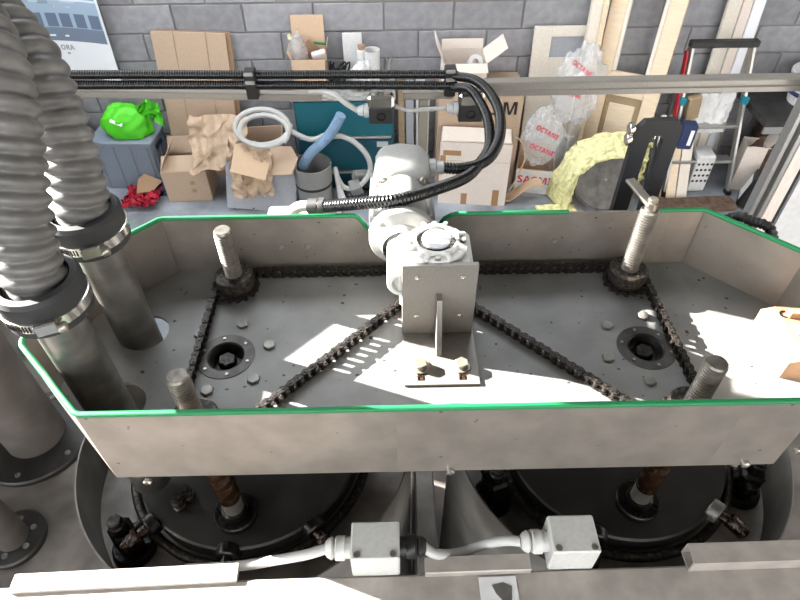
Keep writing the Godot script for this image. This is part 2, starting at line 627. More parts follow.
func build_machine() -> void:
	build_tray()
	for r in [[-0.241, -0.671, 0.125, "threaded rod at the back left corner of the tray, bright lit top"], [0.356, -0.669, 0.150, "tall threaded rod at the back right corner with a flat lever"], [-0.243, -0.416, 0.122, "short threaded rod at the front left by the green rim"], [0.362, -0.420, 0.122, "short threaded rod at the front right by the green rim"]]:
		build_rod(r[0], r[1], r[2], r[3])
	build_chain()
	build_bearing(Vector3(-0.236, TY, -0.540), "round black bearing flange with bolt between left threaded rods")
	build_bearing(Vector3(0.352, TY, -0.542), "round black bearing flange with bolt between right threaded rods")
	build_gearmotor()
	build_block()
	build_hoses()
	build_lower()
	build_front_rail()

func panel(st: SurfaceTool, a: Vector2, b: Vector2, y0: float, y1: float, th := 0.003) -> void:
	var d := Vector3(b.x - a.x, 0, b.y - a.y)
	var m := Vector3((a.x + b.x) / 2, (y0 + y1) / 2, (a.y + b.y) / 2)
	var x := d.normalized()
	box(st, Transform3D(Basis(x, Vector3.UP, x.cross(Vector3.UP)), m), Vector3(d.length(), y1 - y0, th))

func build_tray() -> void:
	var t := thing("drive_tray", "octagonal stainless steel tray with green rubber edging around the chain drive", "tray", Vector3(0.06, 2.12, -0.55))
	var fp := CSGPolygon3D.new()
	fp.name = "floor_plate"
	var pk := PackedVector2Array()
	for p in OCT:
		pk.append(Vector2(p.x, p.y))
	fp.polygon = pk
	fp.depth = 0.005
	fp.material = mats["plate"]
	t.add_child(fp)
	# polygon xy -> world xz, extruded downwards
	fp.transform = Transform3D(Basis(Vector3.RIGHT, Vector3(0, 0, 1), Vector3(0, -1, 0)), Vector3(0, TY, 0) - O)
	for h in [[-0.362, -0.462, 0.036], [-0.362, -0.588, 0.034], [-0.236, -0.540, 0.028], [0.352, -0.542, 0.028]]:
		var c := CSGCylinder3D.new()
		c.name = "hole"
		c.operation = CSGShape3D.OPERATION_SUBTRACTION
		c.radius = h[2]
		c.height = 0.05
		c.sides = 28
		fp.add_child(c, true)
		c.transform = Transform3D(Basis(Vector3.RIGHT, Vector3(0, 0, 1), Vector3(0, -1, 0)), Vector3(h[0], h[1], 0))
	var st := mb()
	# back panel with the notch for the motor
	prism(st, at(Vector3(0, 0, -0.7215)), [Vector2(-0.345, 2.125), Vector2(0.467, 2.125), Vector2(0.467, TT), Vector2(0.085, TT), Vector2(0.072, 2.246), Vector2(0.068, 2.195), Vector2(-0.016, 2.195), Vector2(-0.054, TT), Vector2(-0.345, TT)], 0.003)
	part(t, "back_panel", st, "tray_back")
	for i in 7:
		if i == 7:
			continue
		st = mb()
		panel(st, OCT[i], OCT[i + 1], 2.1255, TT)
		part(t, "front_panel" if i == 3 else "side_panel", st, "tray")
	# rubber edging: along the rim and down into the notch
	var run_a := [Vector3(-0.012, 2.195, -0.7215), Vector3(-0.054, TT, -0.7215)]
	for i in 8:
		run_a.append(Vector3(OCT[i].x, TT, OCT[i].y - (0.0015 if i == 0 or i == 7 else 0.0)))
	run_a.append(Vector3(0.400, TT, -0.7215))
	var run_b := [Vector3(0.262, TT, -0.7215), Vector3(0.090, TT, -0.7215), Vector3(0.074, 2.248, -0.7215), Vector3(0.068, 2.20, -0.7215)]
	for path in [run_a, run_b]:
		var pts := PackedVector3Array()
		for i in path.size() - 1:
			var a: Vector3 = path[i]
			var b: Vector3 = path[i + 1]
			var d := (b - a).normalized() * 0.004
			if i == 0:
				pts.append(a)
			pts.append(a + d)
			pts.append(a.lerp(b, 0.5))
			pts.append(b - d)
		pts.append(path[-1])
		st = mb()
		tube(st, pts, 0.0036, 10)
		part(t, "rubber_edging", st, "green", "glossy green rubber edge strip")
	for p in [Vector3(-0.309, 2.119, -0.3745), Vector3(0.065, 2.128, -0.3745), Vector3(0.429, 2.131, -0.3745), Vector3(0.478, 2.165, -0.372)]:
		st = mb()
		lathe(st, frame_along(Vector3(0, 0, 1), p), [Vector2(0, 0), Vector2(0.0055, 0), Vector2(0.0055, 0.005), Vector2(0.003, 0.006), Vector2(0.0028, 0.003), Vector2(0, 0.003)], 14)
		part(t, "screw", st, "bright_steel")
	for p in [Vector3(-0.175, 2.201, -0.720), Vector3(-0.133, 2.202, -0.720), Vector3(0.25, 2.205, -0.720)]:
		st = mb()
		hexa(st, p, Vector3(0, 0, 1), 0.004, 0.003)
		part(t, "screw", st, "zinc")

func threads(st: SurfaceTool, c: Vector3, h: float, r: float, pitch: float, top_bevel := 0.003) -> void:
	var pr := [Vector2(0, 0)]
	var y := 0.0
	var e := h - top_bevel
	while y < e - pitch:
		pr.append(Vector2(r - pitch * 0.50, y))
		pr.append(Vector2(r, y + pitch * 0.38))
		pr.append(Vector2(r, y + pitch * 0.62))
		y += pitch
	pr.append(Vector2(r - pitch * 0.50, y))
	pr.append(Vector2(r - 0.0005, e))
	pr.append(Vector2(r - top_bevel * 0.7, h))
	pr.append(Vector2(0, h))
	lathe(st, at(c), pr, 22)

func build_rod(x: float, z: float, h: float, label: String) -> void:
	var t := thing("threaded_rod", label, "threaded rod", Vector3(x, 1.94, z), "threaded rods of the drive tray")
	var st := mb()
	threads(st, Vector3(x, TY - 0.01, z), h + 0.01, 0.0130, 0.0046)
	part(t, "rod", st, "rod")
	var fr := 0.047 if z < -0.5 else 0.0365
	st = mb()
	lathe(st, at(Vector3(x, TY, z)), [Vector2(0.0, 0.0), Vector2(fr, 0.0), Vector2(fr, 0.003), Vector2(fr - 0.002, 0.0042), Vector2(0.0, 0.0042)], 30)
	part(t, "flange", st, "dull_steel")
	# sprocket with teeth
	st = mb()
	var tp := []
	for i in 16:
		var a0 := TAU * i / 16
		tp.append(Vector2(cos(a0), sin(a0)) * 0.0285)
		tp.append(Vector2(cos(a0 + 0.13), sin(a0 + 0.13)) * 0.0345)
		tp.append(Vector2(cos(a0 + 0.26), sin(a0 + 0.26)) * 0.0345)
	prism(st, Transform3D(Basis(Vector3.RIGHT, Vector3(0, 0, -1), Vector3(0, 1, 0)), Vector3(x, TY + 0.0145, z)), tp, 0.005)
	lathe(st, at(Vector3(x, TY + 0.008, z)), [Vector2(0.026, 0), Vector2(0.026, 0.02), Vector2(0.0, 0.02)], 24)
	part(t, "sprocket", st, "chain")
	st = mb()
	lathe(st, at(Vector3(x, TY + 0.028, z)), [Vector2(0.013, -0.005), Vector2(0.0275, -0.005), Vector2(0.0285, -0.004), Vector2(0.0285, 0.012), Vector2(0.0265, 0.0135), Vector2(0.013, 0.0135)], 28)
	part(t, "collar", st, "worn")
	if z > -0.5:
		# lower end: greasy thread into a bolted flange on the drum lid
		st = mb()
		lathe(st, at(Vector3(x, 1.945, z)), [Vector2(0.0145, 0), Vector2(0.0145, 0.05)], 20)
		part(t, "sleeve", st, "steel")
		st = mb()
		var gp := PackedVector3Array()
		for i in 24:
			gp.append(Vector3(x, 1.99 + 0.155 * i / 23.0, z))
		tube(st, gp, 0.0145, 18, false, 0.002, 0.009, 1.0)
		part(t, "greased_thread", st, "grease", "thread caked in brown grease")
		st = mb()
		lathe(st, at(Vector3(x, 1.934, z)), [Vector2(0.0, 0.0), Vector2(0.032, 0), Vector2(0.032, 0.010), Vector2(0.0305, 0.012), Vector2(0.019, 0.012), Vector2(0.019, 0.022), Vector2(0.015, 0.024)], 28)
		var fl := part(t, "lower_flange", st, "oily")
		for i in 5:
			var a := TAU * i / 5 + 0.6
			st = mb()
			lathe(st, at(Vector3(x + cos(a) * 0.0255, 1.946, z + sin(a) * 0.0255)), [Vector2(0.0045, 0), Vector2(0.0045, 0.003), Vector2(0.0025, 0.003), Vector2(0.0025, 0.001), Vector2(0, 0.001)], 10)
			part(fl, "screw", st, "oily")
	if x > 0 and z < -0.5:
		st = mb()
		var e := TY + h
		cyl(st, Vector3(x, e, z), Vector3(x, e + 0.012, z), 0.008, 14)
		bar(st, Vector3(x - 0.002, e + 0.009, z + 0.006), Vector3(x - 0.017, e + 0.014, z - 0.052), 0.014, 0.005, Vector3.UP, 0.001)
		part(t, "lever", st, "zinc")
		st = mb()
		hexa(st, Vector3(x, e + 0.012, z), Vector3.UP, 0.007, 0.006)
		part(t, "nut", st, "zinc")

func build_chain() -> void:
	var t := thing("roller_chain", "greasy roller chain looping round the four rods and the gearbox", "chain", Vector3(0.05, TY + 0.014, -0.55))
	var W := [[Vector2(-0.241, 0.671), 0.031, 1.0], [Vector2(-0.243, 0.416), 0.031, 1.0], [Vector2(0.057, 0.620), 0.040, -1.0], [Vector2(0.362, 0.420), 0.031, 1.0], [Vector2(0.356, 0.669), 0.031, 1.0]]
	var n := W.size()
	var tg := []
	for i in n:
		var a = W[i]
		var b = W[(i + 1) % n]
		var D: Vector2 = b[0] - a[0]
		var k: float = b[2] * b[1] - a[2] * a[1]
		var th := D.angle() - asin(k / D.length())
		var Lt := Vector2(-sin(th), cos(th))
		tg.append([a[0] - Lt * a[2] * a[1], b[0] - Lt * b[2] * b[1], th])
	var path := PackedVector2Array()
	for i in n:
		path.append(tg[i][0])
		path.append(tg[i][1])
		var w = W[(i + 1) % n]
		var t0: float = tg[i][2]
		var t1: float = tg[(i + 1) % n][2]
		var d := wrapf(t1 - t0, -PI, PI)
		if w[2] > 0 and d < 0: d += TAU
		if w[2] < 0 and d > 0: d -= TAU
		var steps := 14
		for s in range(1, steps):
			var a2 := t0 + d * s / steps
			path.append(w[0] - Vector2(-sin(a2), cos(a2)) * w[2] * w[1])
	path.append(path[0])
	var total := 0.0
	for i in path.size() - 1:
		total += path[i].distance_to(path[i + 1])
	var count := int(total / 0.0127 / 2) * 2
	var pitch := total / count
	var pins := []
	var run := 0.0
	var nxt := 0.0
	for i in path.size() - 1:
		var L := path[i].distance_to(path[i + 1])
		while nxt <= run + L + 1e-6 and pins.size() < count:
			pins.append(path[i].lerp(path[i + 1], (nxt - run) / L))
			nxt += pitch
		run += L
	# two link meshes: narrow inner with rollers, wide outer
	var meshes := []
	for kind in 2:
		var st := mb()
		var o := []
		var hw := pitch / 2
		for i in 5:
			var a := -PI / 2 + PI * i / 4
			o.append(Vector2(hw + cos(a) * 0.0051, sin(a) * 0.0051))
		o.append(Vector2(0, 0.0036))
		for i in 5:
			var a := PI / 2 + PI * i / 4
			o.append(Vector2(-hw + cos(a) * 0.0051, sin(a) * 0.0051))
		o.append(Vector2(0, -0.0036))
		var gap := 0.0050 if kind == 0 else 0.0068
		for s in [-1.0, 1.0]:
			prism(st, Transform3D(Basis(Vector3.RIGHT, Vector3(0, 0, -1), Vector3(0, 1, 0)), Vector3(0, s * gap, 0)), o, 0.0015)
		for s in [-1.0, 1.0]:
			if kind == 0:
				cyl(st, Vector3(s * hw, -gap, 0), Vector3(s * hw, gap, 0), 0.0040, 8)
			else:
				cyl(st, Vector3(s * hw, -gap - 0.0018, 0), Vector3(s * hw, gap + 0.0018, 0), 0.0020, 6)
		st.generate_normals()
		meshes.append(st.commit())
	for i in pins.size():
		var a: Vector2 = pins[i]
		var b: Vector2 = pins[(i + 1) % pins.size()]
		var m := (a + b) / 2
		var l := MeshInstance3D.new()
		l.mesh = meshes[i % 2]
		l.material_override = mats["chain"]
		l.name = "link"
		t.add_child(l, true)
		l.transform = Transform3D(Basis(Vector3.UP, (b - a).angle()), Vector3(m.x, TY + 0.0145, -m.y) - O)

func build_bearing(c: Vector3, label: String) -> void:
	var t := thing("bearing_flange", label, "bearing", c, "bearing flanges on the tray floor")
	var st := mb()
	lathe(st, at(c), [Vector2(0.041, 0), Vector2(0.041, 0.004), Vector2(0.0395, 0.006), Vector2(0.026, 0.006), Vector2(0.0235, 0.004), Vector2(0.0205, -0.004), Vector2(0.0205, -0.02)], 36)
	part(t, "ring", st, "bearing")
	st = mb()
	lathe(st, at(c), [Vector2(0.0262, 0.0061), Vector2(0.0255, 0.0061), Vector2(0.0232, 0.0042), Vector2(0.0202, -0.004), Vector2(0.0202, -0.0199)], 36)
	part(t, "bore", st, "black_oxide")
	st = mb()
	hexa(st, c + Vector3(0, -0.012, 0), Vector3.UP, 0.013, 0.012)
	cyl(st, c + Vector3(0, -0.02, 0), c + Vector3(0, -0.012, 0), 0.018, 20)
	part(t, "centre_bolt", st, "oily")
	for i in 6:
		var a := TAU * i / 6 + 0.3
		st = mb()
		lathe(st, at(c + Vector3(cos(a) * 0.033, 0.006, sin(a) * 0.033)), [Vector2(0.0022, 0), Vector2(0.0022, 0.0014), Vector2(0, 0.0014)], 8)
		part(t, "grub_screw", st, "zinc")
	for i in 6:
		var a := TAU * i / 6 + 0.75
		var p := c + Vector3(cos(a) * 0.061, 0, sin(a) * 0.061)
		if i == 5 and c.x > 0 or i == 2 and c.x < 0:
			continue
		st = mb()
		lathe(st, at(p), [Vector2(0.0105, 0), Vector2(0.0105, 0.0012), Vector2(0, 0.0012)], 16)
		hexa(st, p + Vector3(0, 0.001, 0), Vector3.UP, 0.0088, 0.0085)
		part(t, "bolt", st, "dull_steel")

func build_gearmotor() -> void:
	# bracket
	var t := thing("motor_bracket", "stainless angle bracket with gusset bolted to the tray floor", "bracket", Vector3(0.062, TY, -0.53))
	var st := mb()
	box(st, at(Vector3(0.0615, TY + 0.004, -0.531)), Vector3(0.102, 0.008, 0.099), 0.0008)
	part(t, "base_plate", st, "steel")
	st = mb()
	box(st, at(Vector3(0.0600, TY + 0.0725, -0.577)), Vector3(0.1, 0.129, 0.008), 0.001)
	var vp := part(t, "upright_plate", st, "steel")
	st = mb()
	prism(st, Transform3D(Basis(Vector3(0, 0, 1), Vector3.UP, Vector3(-1, 0, 0)), Vector3(0.0600, TY + 0.008, -0.573)), [Vector2(0, 0), Vector2(0.042, 0), Vector2(0.040, 0.018), Vector2(0.012, 0.078), Vector2(0, 0.080)], 0.007)
	part(t, "gusset", st, "steel")
	for sx in [-1.0, 1.0]:
		st = mb()
		var c := Vector3(0.0615 + sx * 0.028, TY + 0.008, -0.512)
		lathe(st, at(c), [Vector2(0.0128, 0), Vector2(0.0128, 0.002), Vector2(0.0118, 0.0025), Vector2(0, 0.0025)], 20)
		hexa(st, c + Vector3(0, 0.0025, 0), Vector3.UP, 0.0098, 0.0075)
		part(t, "bolt", st, "zinc")
		st = mb()
		box(st, at(c + Vector3(0, -0.0038, 0.015)), Vector3(0.010, 0.0086, 0.016), 0.0005)
		part(t, "slot", st, "grease", "rusty open slot behind the bolt")
		for yy in [0.046, 0.118]:
			st = mb()
			lathe(st, frame_along(Vector3(0, 0, 1), Vector3(0.060 + sx * 0.030, TY + yy, -0.573)), [Vector2(0.0035, 0), Vector2(0.0035, 0.0015), Vector2(0.0015, 0.002), Vector2(0, 0.001)], 10)
			part(vp, "screw", st, "bright_steel").position = Vector3.ZERO
	# gear motor
	t = thing("gear_motor", "white painted electric gear motor behind the steel bracket", "motor", Vector3(0.05, TY, -0.65))
	var ax := Vector3(0.057, TY, -0.620)     # vertical output axis
	st = mb()
	box(st, at(Vector3(0.056, TY + 0.090, -0.6185)), Vector3(0.098, 0.082, 0.074), 0.006)
	box(st, at(Vector3(0.014, TY + 0.097, -0.62)), Vector3(0.036, 0.056, 0.078), 0.012)
	part(t, "gearbox_housing", st, "white_paint")
	st = mb()
	lathe(st, at(Vector3(ax.x, TY + 0.127, ax.z)), [Vector2(0.041, 0), Vector2(0.041, 0.010), Vector2(0.039, 0.012), Vector2(0.031, 0.012), Vector2(0.030, 0.018), Vector2(0.027, 0.018), Vector2(0.026, 0.008), Vector2(0, 0.008)], 40)
	var cov := part(t, "output_cover", st, "white_paint")
	for i in 8:
		var a := TAU * i / 8 + 0.39
		st = mb()
		var d := Vector3(cos(a), 0, sin(a))
		bar(st, Vector3(ax.x, TY + 0.142, ax.z) + d * 0.030, Vector3(ax.x, TY + 0.138, ax.z) + d * 0.043, 0.006, 0.006, Vector3.UP, 0.001)
		part(cov, "rib", st, "white_paint")
	for i in 4:
		var a := TAU * i / 4 + 0.0
		st = mb()
		hexa(st, Vector3(ax.x + cos(a) * 0.036, TY + 0.139, ax.z + sin(a) * 0.036), Vector3.UP, 0.0045, 0.004)
		part(cov, "screw", st, "zinc")
	st = mb()
	lathe(st, at(Vector3(ax.x, TY + 0.135, ax.z)), [Vector2(0.0245, 0), Vector2(0.0245, 0.006), Vector2(0.018, 0.006)], 30)
	part(t, "seal_ring", st, "grease", "amber seal ring")
	st = mb()
	lathe(st, at(Vector3(ax.x, TY + 0.133, ax.z)), [Vector2(0.019, 0), Vector2(0.019, 0.012), Vector2(0.0175, 0.0135), Vector2(0, 0.0135)], 28)
	box(st, at(Vector3(ax.x + 0.009, TY + 0.148, ax.z)), Vector3(0.020, 0.005, 0.007), 0.001)
	part(t, "output_shaft", st, "pale_plastic")
	st = mb()
	cyl(st, Vector3(ax.x, TY + 0.005, ax.z), Vector3(ax.x, TY + 0.055, ax.z), 0.016, 20)
	var tp := []
	for i in 20:
		var a0 := TAU * i / 20
		tp.append(Vector2(cos(a0), sin(a0)) * 0.0365)
		tp.append(Vector2(cos(a0 + 0.1), sin(a0 + 0.1)) * 0.0425)
		tp.append(Vector2(cos(a0 + 0.2), sin(a0 + 0.2)) * 0.0425)
	prism(st, Transform3D(Basis(Vector3.RIGHT, Vector3(0, 0, -1), Vector3(0, 1, 0)), Vector3(ax.x, TY + 0.0145, ax.z)), tp, 0.005)
	part(t, "drive_sprocket", st, "chain")
	# worm bore on the left, facing forward
	var wx := 0.012
	var wy := TY + 0.100
	st = mb()
	lathe(st, frame_along(Vector3(0, 0, 1), Vector3(wx, wy, -0.665)), [Vector2(0.0215, 0), Vector2(0.0215, 0.085), Vector2(0.0205, 0.0865), Vector2(0.0155, 0.0865), Vector2(0.0145, 0.084), Vector2(0.0145, 0.064), Vector2(0, 0.064)], 30)
	part(t, "worm_housing", st, "white_paint")
	# motor: flange, finned body, terminal box
	var mx := 0.014
	var my := TY + 0.098
	st = mb()
	lathe(st, frame_along(Vector3(0, 0, -1), Vector3(mx, my, -0.655)), [Vector2(0.030, 0), Vector2(0.034, 0.012), Vector2(0.048, 0.020), Vector2(0.0495, 0.022), Vector2(0.0495, 0.034), Vector2(0.047, 0.036), Vector2(0.0, 0.036)], 40)
	var fl := part(t, "motor_flange", st, "grey_paint")
	for i in 4:
		var a := TAU * i / 4 + 0.785
		st = mb()
		hexa(st, Vector3(mx + cos(a) * 0.041, my + sin(a) * 0.041, -0.677), Vector3(0, 0, 1), 0.005, 0.005)
		part(fl, "bolt", st, "zinc")
	st = mb()
	lathe(st, frame_along(Vector3(0, 0, -1), Vector3(mx, my, -0.690)), [Vector2(0.0, 0), Vector2(0.042, 0), Vector2(0.0430, 0.004), Vector2(0.0430, 0.150), Vector2(0.040, 0.184), Vector2(0.032, 0.190), Vector2(0, 0.190)], 36)
	part(t, "motor_body", st, "motor_paint")
	for i in 22:
		var a := TAU * i / 22
		if sin(a) > 0.75:
			continue
		st = mb()
		var d := Vector3(cos(a), sin(a), 0)
		bar(st, Vector3(mx, my, -0.695) + d * 0.0455, Vector3(mx, my, -0.835) + d * 0.0455, 0.002, 0.009, d)
		part(t, "cooling_fin", st, "motor_paint")
	# terminal box: domed lid on a squarish base on top of the motor
	st = mb()
	box(st, at(Vector3(mx + 0.003, my + 0.016, -0.820)), Vector3(0.088, 0.030, 0.092), 0.006)
	for i in 6:
		box(st, at(Vector3(mx - 0.022 + i * 0.011, my + 0.012, -0.772)), Vector3(0.003, 0.016, 0.008), 0.0005)
	part(t, "terminal_box_base", st, "grey_paint")
	st = mb()
	var dome := []
	for k in 9:
		var a := PI / 2 * k / 8
		dome.append([cos(a), sin(a)])
	st.set_smooth_group(0)
	var rings := []
	for k in 9:
		var ring := []
		for i in 36:
			var p := TAU * i / 36
			var cx := signf(cos(p)) * pow(absf(cos(p)), 0.55)
			var cz := signf(sin(p)) * pow(absf(sin(p)), 0.55)
			var f: float = pow(dome[k][0], 0.6)
			ring.append(Vector3(mx + 0.002 + cx * 0.043 * f, my + 0.029 + 0.026 * dome[k][1], -0.820 + cz * 0.047 * f))
		rings.append(ring)
	for k in 8:
		for i in 36:
			var i2 := (i + 1) % 36
			poly(st, [rings[k][i], rings[k][i2], rings[k + 1][i2], rings[k + 1][i]], rings[k][i] - Vector3(mx, my + 0.0, -0.820))
	var lid := part(t, "terminal_box_lid", st, "motor_paint")
	for sx in [-1.0, 1.0]:
		st = mb()
		lathe(st, frame_along(Vector3(0, 0.35, 1), Vector3(mx + 0.003 + sx * 0.030, my + 0.034, -0.7765)), [Vector2(0.0055, 0), Vector2(0.0055, 0.005), Vector2(0.003, 0.006), Vector2(0, 0.004)], 12)
		part(lid, "screw", st, "zinc")
	st = mb()
	hexa(st, Vector3(0.060, TY + 0.118, -0.832), Vector3(1, 0, 0), 0.014, 0.010)
	cyl(st, Vector3(0.070, TY + 0.118, -0.832), Vector3(0.084, TY + 0.118, -0.831), 0.011, 16, -1, 0.002)
	part(t, "cable_gland", st, "pale_plastic")

func build_block() -> void:
	var t := thing("bearing_block", "tan resin block with bolt holes at the right wall of the tray", "block", Vector3(0.545, TY, -0.53))
	var st := mb()
	var x := Transform3D(Basis(Vector3.UP, deg_to_rad(-4)), Vector3(0.541, TY, -0.532))
	prism(st, x * Transform3D(Basis(Vector3.RIGHT, Vector3.UP, Vector3(0, 0, 1)), Vector3.ZERO), [Vector2(-0.025, 0), Vector2(0.025, 0), Vector2(0.025, 0.042), Vector2(-0.008, 0.042), Vector2(-0.025, 0.036)], 0.098)
	part(t, "body", st, "brass")
	for k in 3:
		st = mb()
		box(st, x * at(Vector3(0.012, 0.047, -0.032 + k * 0.032), 0, 0, 0), Vector3(0.022, 0.010, 0.012), 0.001)
		part(t, "tooth", st, "brass")
	for zz in [-0.034, 0.034]:
		st = mb()
		lathe(st, x * at(Vector3(-0.001, 0.0418, zz)), [Vector2(0.007, 0), Vector2(0.007, 0.0012), Vector2(0.0045, 0.0012), Vector2(0.0045, -0.006), Vector2(0, -0.006)], 16)
		part(t, "bolt_hole", st, "oily", "dark counterbored bolt hole")
	# tall steel lever frame standing behind the tray
	t = thing("steel_arch", "black painted steel arch standing behind the back right threaded rod", "bracket", Vector3(0.42, 1.6, -0.83))
	st = mb()
	var outer := [Vector2(0.376, 1.6), Vector2(0.376, 2.328), Vector2(0.388, 2.344), Vector2(0.437, 2.346), Vector2(0.447, 2.334), Vector2(0.447, 1.6), Vector2(0.423, 1.6), Vector2(0.423, 2.312), Vector2(0.419, 2.320), Vector2(0.407, 2.320), Vector2(0.402, 2.312), Vector2(0.402, 1.6)]
	prism(st, at(Vector3(0, 0, -0.835)), outer, 0.013)
	part(t, "frame", st, "arch")
	for p in [Vector3(0.374, 2.330, -0.835), Vector3(0.374, 2.312, -0.835)]:
		st = mb()
		hexa(st, p, Vector3(-1, 0, 0), 0.010, 0.008)
		part(t, "bolt", st, "bright_steel")
	st = mb()
	cyl(st, Vector3(0.413, 2.305, -0.853), Vector3(0.413, 2.335, -0.853), 0.008, 16)
	part(t, "pin", st, "bright_steel")

func build_hoses() -> void:
	var h1 := [Vector3(-0.375, 2.345, -0.465), Vector3(-0.378, 2.375, -0.470), Vector3(-0.377, 2.426, -0.486), Vector3(-0.371, 2.495, -0.520), Vector3(-0.370, 2.530, -0.541), Vector3(-0.379, 2.566, -0.570), Vector3(-0.412, 2.601, -0.613), Vector3(-0.498, 2.641, -0.696), Vector3(-0.66, 2.67, -0.86)]
	var h2 := [Vector3(-0.370, 2.345, -0.585), Vector3(-0.368, 2.380, -0.589), Vector3(-0.367, 2.431, -0.605), Vector3(-0.376, 2.483, -0.628), Vector3(-0.390, 2.527, -0.651), Vector3(-0.427, 2.563, -0.681), Vector3(-0.486, 2.592, -0.718), Vector3(-0.598, 2.619, -0.789), Vector3(-0.77, 2.63, -0.90)]
	for k in 2:
		var hp: Array = [h1, h2][k]
		var c := Vector3(-0.375, TY, -0.465) if k == 0 else Vector3(-0.370, TY, -0.585)
		var which: String = ["nearest the front left corner of the tray", "by the back left corner"][k]
		var t := thing("steel_pipe", "upright steel pipe rising through the tray floor, " + which, "pipe", Vector3(c.x, 1.96, c.z), "pipes through the tray")
		var st := mb()
		lathe(st, at(Vector3(c.x, 1.96, c.z)), [Vector2(0.028, 0), Vector2(0.028, 0.39)], 36)
		part(t, "pipe", st, "pipe")
		t = thing("ribbed_hose", "thick grey ribbed suction hose with rubber cuff, " + which, "hose", Vector3(c.x, TY + 0.165, c.z), "ribbed hoses")
		st = mb()
		tube(st, spline(hp, 0.0020), 0.0300, 28, true, 0.0034, 0.0170, 1.0)
		part(t, "hose", st, "hose")
		st = mb()
		lathe(st, at(Vector3(c.x, TY + 0.178, c.z)), [Vector2(0.0285, 0), Vector2(0.041, 0), Vector2(0.044, 0.003), Vector2(0.045, 0.044), Vector2(0.042, 0.049), Vector2(0.035, 0.050), Vector2(0.0335, 0.038)], 44)
		part(t, "cuff", st, "rubber")
		st = mb()
		lathe(st, at(Vector3(c.x, TY + 0.190, c.z)), [Vector2(0.0440, 0), Vector2(0.0456, 0.0005), Vector2(0.0460, 0.013), Vector2(0.0446, 0.0135)], 44)
		var band := part(t, "clamp_band", st, "bright_steel")
		st = mb()
		var a := deg_to_rad(68.0)
		var d := Vector3(cos(a), 0, sin(a))
		var tg := Vector3(-sin(a), 0, cos(a))
		var q := Vector3(c.x, TY + 0.197, c.z) + d * 0.0482
		box(st, Transform3D(Basis(tg, Vector3.UP, tg.cross(Vector3.UP)), q), Vector3(0.022, 0.015, 0.006), 0.0015)
		part(band, "worm_housing", st, "bright_steel")
		st = mb()
		hexa(st, q + d * 0.004 - tg * 0.012, -tg, 0.006, 0.008)
		part(band, "screw", st, "zinc")
		for i in 9:
			var a2 := deg_to_rad(88.0 + i * 4.2)
			st = mb()
			var d2 := Vector3(cos(a2), 0, sin(a2))
			bar(st, Vector3(c.x, TY + 0.1925, c.z) + d2 * 0.0460, Vector3(c.x, TY + 0.2005, c.z) + d2 * 0.0460, 0.0012, 0.001, d2)
			part(band, "slot", st, "black_oxide")

func drum(cx: float, label: String) -> void:
	var cz := -0.542
	var t := thing("drum_unit", label, "drum", Vector3(cx, 1.2, cz), "drum units under the tray")
	var st := mb()
	lathe(st, at(Vector3(cx, 1.4, cz)), [Vector2(0.265, 0), Vector2(0.265, 0.56), Vector2(0.2625, 0.56), Vector2(0.2625, 0.40)], 90)
	part(t, "shell", st, "drum")
	st = mb()
	lathe(st, at(Vector3(cx, 1.845, cz)), [Vector2(0.0, 0), Vector2(0.262, 0), Vector2(0.262, 0.012), Vector2(0, 0.012)], 80)
	part(t, "inner_plate", st, "inner_plate")
	st = mb()
	lathe(st, at(Vector3(cx, 1.90, cz)), [Vector2(0.0, 0), Vector2(0.178, 0), Vector2(0.180, 0.003), Vector2(0.180, 0.031), Vector2(0.177, 0.034), Vector2(0, 0.034)], 80)
	part(t, "carrier_disc", st, "dark_plate")
	st = mb()
	var pts := []
	for i in 73:
		var a := TAU * i / 72
		pts.append(Vector3(cx + cos(a) * 0.192, 1.905, cz + sin(a) * 0.192))
	tube(st, pts, 0.0075, 10, false)
	part(t, "ring_tube", st, "worn")

func roller(cx: float, ang: float, r: float, parent: Node3D, greasy: bool) -> void:
	var a := deg_to_rad(ang)
	var d := Vector3(cos(a), 0, sin(a))
	var c := Vector3(cx, 1.93, -0.542) + d * r
	var st := mb()
	cyl(st, c + d * -0.018, c + d * 0.0, 0.017, 22, -1, 0.002)
	var p := part(parent, "cam_roller", st, "dull_steel" if not greasy else "oily")
	st = mb()
	cyl(st, c, c + d * 0.014, 0.008, 14)
	cyl(st, c + d * 0.012 + Vector3(0, 0.006, 0), c + d * 0.040 + Vector3(0, -0.004, 0), 0.0125, 16, 0.011, 0.003)
	part(p, "stub", st, "grease")

func valve(cx: float, ang: float, r: float, parent: Node3D) -> void:
	var a := deg_to_rad(ang)
	var d := Vector3(cos(a), 0, sin(a))
	var tg := Vector3(-sin(a), 0, cos(a))
	var c := Vector3(cx, 1.858, -0.542) + d * r
	var st := mb()
	cyl(st, c, c + Vector3(0, 0.018, 0), 0.034, 20, 0.031, 0.003)
	box(st, Transform3D(Basis(tg, Vector3.UP, tg.cross(Vector3.UP)), c + Vector3(0, 0.045, 0)), Vector3(0.036, 0.056, 0.034), 0.005)
	cyl(st, c + Vector3(0, 0.07, 0), c + Vector3(0, 0.092, 0), 0.014, 14, 0.012, 0.002)
	var p := part(parent, "valve_body", st, "oily")
	for q in [[Vector3(0, 0.052, 0) + tg * 0.018, tg], [Vector3(0, 0.050, 0) - d * 0.016, -d], [Vector3(0, 0.092, 0), Vector3.UP]]:
		st = mb()
		hexa(st, c + q[0], q[1], 0.011, 0.012)
		part(p, "nut", st, "worn")

